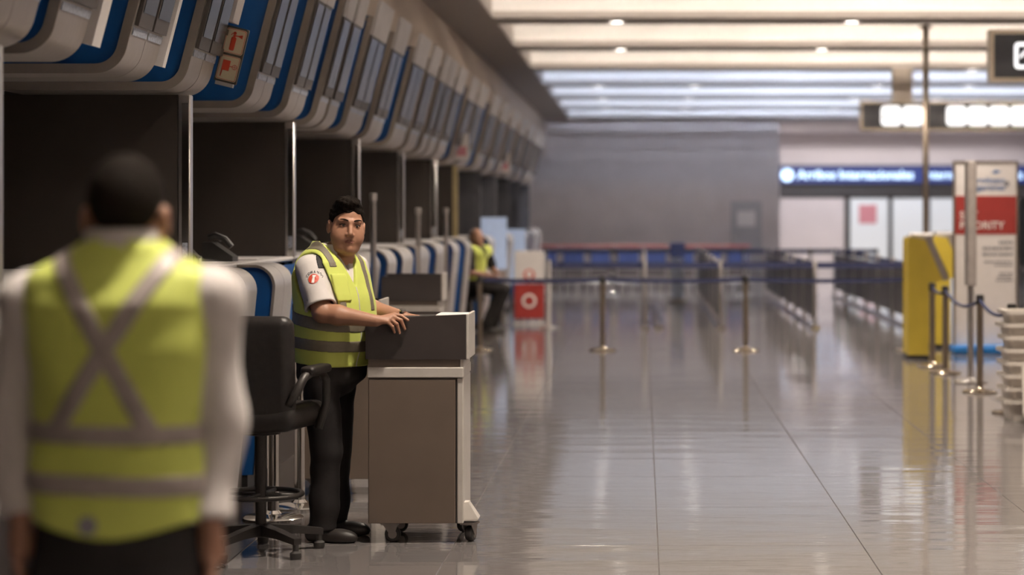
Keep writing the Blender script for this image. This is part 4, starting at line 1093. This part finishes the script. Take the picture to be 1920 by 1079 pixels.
def vb1(X, Y, Z, off=0.):
    d = smin(tor1(X,Y,Z,.016+off), rbx(X-B1[0],Y-B1[1],Z,(0,0,1.505),(.172,.055,.032),.03)-off, .05); return cloth(d,X,Y,Z,.005,15)
def vc1(X, Y, Z, d):
    x = X-B1[0]; d = smax(d, .985-.018*np.cos(x*14)-Z, .008); d = smax(d, np.abs(x)-.196, .01)
    for a,b,c in arms1: d = smax(d, -smax(rc(X,Y,Z,a+A((0,0,-.05)),b,.050,.062), 1.2-Z, .02)*1.0, .01)
    return smax(d, -np.sqrt(x**2+(Y-B1[1])**2)+.083+np.where(Z < 1.5, -9., 0.), .004)
L1, U1 = B1+A((-.26,-.2,.92)), B1+A((.26,.2,1.64))
v1 = surf('vest', lambda X,Y,Z: vc1(X,Y,Z,vb1(X,Y,Z)), L1, U1, .008, M_vest, fg, B1)
def bd1(reg):
    def f(X, Y, Z):
        d = vc1(X,Y,Z,vb1(X,Y,Z,.005)); d = smax(d, -vb1(X,Y,Z,-.008), .001); return smax(d, reg(X-B1[0],Y-B1[1],Z), .002)
    return f
def strap(x0, z0, x1, z1, w):
    L_ = math.hypot(x1-x0,z1-z0); nx, nz = (z1-z0)/L_, -(x1-x0)/L_
    return lambda x, y, Z: smax(np.abs((x-x0)*nx+(Z-z0)*nz)-w, smax(y-.01, 1.19-Z, .002), .002)
for reg, nm in ((strap(-.115,1.56,.085,1.20,.021),'diagonal_band'),(strap(.118,1.56,-.112,1.20,.021),'diagonal_band'),(lambda x,y,Z: np.abs(Z-1.187+.02*x)-.021,'waist_band'),(lambda x,y,Z: np.abs(Z-1.08+.03*x)-.022,'waist_band')):
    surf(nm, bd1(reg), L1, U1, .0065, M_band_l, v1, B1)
MB().lathe([(.001,0),(.02,0),(.02,.003),(.001,.003)], n=16, axis='y').build('vest_emblem', M_letter_grey, v1, loc=(-.037,-.149,1.0))
def tr1(X, Y, Z):
    d = smax(smax(tor1(X,Y,Z,.004), Z-1.03, .01), .84-Z, .04)
    for s in (-1,1):
        q = smin(rc(X,Y,Z,B1+A((s*.09,0,.86)),B1+A((s*.10,0,.48)),.105,.085), rc(X,Y,Z,B1+A((s*.10,0,.48)),B1+A((s*.11,0,.12)),.085,.075), .03); d = smin(d, q, .03)
    return smax(cloth(d,X,Y,Z,.005,16), .06-Z, .008)
surf('trousers', tr1, B1+A((-.28,-.2,.04)), B1+A((.28,.2,1.06)), .011, M_trouser, fg, B1)
for s in (-1,1):
    f = B1+A((s*.115,0,0))
    surf('shoe', lambda X,Y,Z: smax(smin(smin(ell(X-f[0],Y-f[1],Z,(0,-.035,.045),(.042,.062,.055)), ell(X-f[0],Y-f[1],Z,(s*.01,.085,.026),(.047,.10,.044)), .04), rc(X-f[0],Y-f[1],Z,(0,-.01,.06),(0,-.01,.11),.045,.045), .03), -Z+.002, .004), f+A((-.1,-.16,-.012)), f+A((.1,.24,.17)), .01, M_shoe, fg, B1)

# ---------------------------------------------------------------- seated attendant far down the row
B2 = A((-2.36,29.8,0.)); P2 = lambda px, py, dy=0.: A(PX(px,py,29.8+dy))
sm = thing('person', tuple(B2), 'person in a lime vest and dark trousers seated on a stool by the far desks', 'person')
H2 = P2(894,446); R2 = rotm(math.radians(42), math.radians(-6), 0)
hip = B2+A((-.03,0,.66)); kn2 = [B2+A((.40,-.14,.60)), B2+A((.42,.08,.60))]; an2 = [B2+A((.18,-.16,.09)), B2+A((.26,.08,.09))]
sh2 = [P2(880,474,-.17), P2(912,472,.17)]; el2 = [P2(884,512,-.24), P2(925,505,.2)]; wr2 = [P2(925,518,-.16), P2(932,512,.02)]
def tor2(X, Y, Z, off=0.):
    d = rc(X,Y,Z,hip+A((0,0,.02)),P2(895,480)+A((-.02,0,0)),.165,.145); d = smin(d, rc(X,Y,Z,sh2[0],sh2[1],.075,.075), .08); return d-off
def bod2(X, Y, Z):
    d = tor2(X,Y,Z,-.03); d = smin(d, rc(X,Y,Z,P2(895,472),H2+A((0,0,-.05)),.062,.058), .03)
    for a,b,c in zip(sh2,el2,wr2):
        d = smin(d, smin(rc(X,Y,Z,a,b,.05,.042), rc(X,Y,Z,b,c,.042,.028), .02), .02)
        for i in range(4): d = smin(d, smin(rc(X,Y,Z,c,c+A((.06,.012*(i-1.5),-.012)),.020,.012), rc(X,Y,Z,c+A((.06,.015*(i-1.5),-.012)),c+A((.12-.01*abs(i-1),.018*(i-1.5),-.04)),.011,.008), .004), .006)
        d = smin(d, rc(X,Y,Z,c,c+A((.055,-.045,.01)),.014,.009), .008)
    for k,a in zip(kn2,an2): d = smin(d, smin(rc(X,Y,Z,hip,k,.07,.05), rc(X,Y,Z,k,a,.05,.034), .02), .03)
    return d
c1 = surf('arms', bod2, B2+A((-.35,-.36,.03)), B2+A((.62,.36,1.5)), .012, M_skin2, sm, B2)
c2 = surf('head', framed(head_fn(1.1), H2, R2), H2-A((.13,.14,.2)), H2+A((.13,.14,.16)), .0075, M_skin2, sm, B2)
join_meshes([c1,c2], 'body')
surf('hair', framed(lambda x,y,z: smax(ell(x,y,z,(0,.016,.040),(.080,.101,.094)), np.interp(y,[-.1,-.02,.0,.05,.1],[.2,.12,.06,.02,-.04])-z, .006), H2, R2), H2-A((.13,.15,.14)), H2+A((.13,.15,.19)), .008, mat('hair_grey', (.12,.10,.09), .7), sm, B2)
def sh2f(X, Y, Z):
    d = smax(tor2(X,Y,Z,0.), .68-Z, .02)
    for a,b in zip(sh2,el2): d = smin(d, rc(X,Y,Z,a,a+(b-a)*.75,.072,.068), .03)
    return d
surf('shirt', sh2f, B2+A((-.36,-.36,.6)), B2+A((.4,.36,1.4)), .012, M_trouser, sm, B2)
v2 = surf('vest', lambda X,Y,Z: smax(smax(smax(tor2(X,Y,Z,.016), .74-Z, .01), np.abs(Y-B2[1])-.20, .01), -smax(np.abs(Y-B2[1]+.05)-.28*(Z-.95), -(X-B2[0]-.0), .01), .006), B2+A((-.36,-.3,.66)), B2+A((.4,.3,1.36)), .011, M_vest, sm, B2)
def tr2(X, Y, Z):
    d = smax(rc(X,Y,Z,hip,hip+A((0,0,.1)),.165,.16), Z-.80, .02)
    for k,a in zip(kn2,an2): d = smin(d, smin(rc(X,Y,Z,hip+A((0,(k[1]-B2[1])*.6,0)),k,.10,.085), rc(X,Y,Z,k,a+A((0,0,.02)),.085,.07), .03), .04)
    return cloth(d,X,Y,Z,.006,14)
surf('trousers', tr2, B2+A((-.3,-.36,.02)), B2+A((.62,.36,.9)), .012, M_trouser, sm, B2)
for a in an2:
    f = A((a[0],a[1],0)); surf('shoe', lambda X,Y,Z: smax(smin(ell(X-f[0],Y-f[1],Z,(-.03,0,.05),(.065,.045,.06)), ell(X-f[0],Y-f[1],Z,(.085,0,.03),(.10,.047,.046)), .04), -Z+.002, .004), f+A((-.14,-.09,-.012)), f+A((.24,.09,.14)), .012, M_shoe, sm, B2)
q = MB().box(-.12,.12,-.09,.09,0,.012).build('clipboard', M_paper); q.location = tuple(B2+A((.30,-.06,.715))); q.rotation_euler = (0,.05,.3); tag(q, 'white clipboard lying on the lap of the seated attendant', 'clipboard')
st2 = thing('stool', (B2[0]-.03,B2[1],0), 'dark stool under the seated attendant', 'stool')
MB().lathe([(.17,.44),(.19,.45),(.19,.49),(.16,.505)], n=20).build('seat', M_black, st2, 'auto')
MB().lathe([(.025,.03),(.025,.44)], n=12).build('post', M_steel, st2, 'auto')
MB().lathe([(.21,0),(.21,.015),(.03,.04)], n=20).build('base', M_steel, st2, 'auto')
# backlit pale panels behind the seated attendant
M_palescreen = mat('pale_blue_screen', (.35,.40,.50), .4, emit=(.55,.66,.9), es=.28)
for (px0,px1,py0,py1,y,lab) in ((876,950,408,468,32.25,'pale blue lit partition screen behind the seated attendant'),(950,985,430,500,37.6,'pale blue lit desk front farther down the row')):
    a = PX(px0,py0,y); b = PX(px1,py1,y); t = thing('lit_screen', ((a[0]+b[0])/2,y,0), lab, 'screen'); hw = (b[0]-a[0])/2
    MB().box(-hw,hw,0,.03,b[2]-.3,a[2],.008).build('panel', M_palescreen, t); MB().box(-hw+.03,-hw+.07,0,.03,0,b[2]-.3).build('leg', M_steel, t); MB().box(hw-.07,hw-.03,0,.03,0,b[2]-.3).build('leg', M_steel, t)
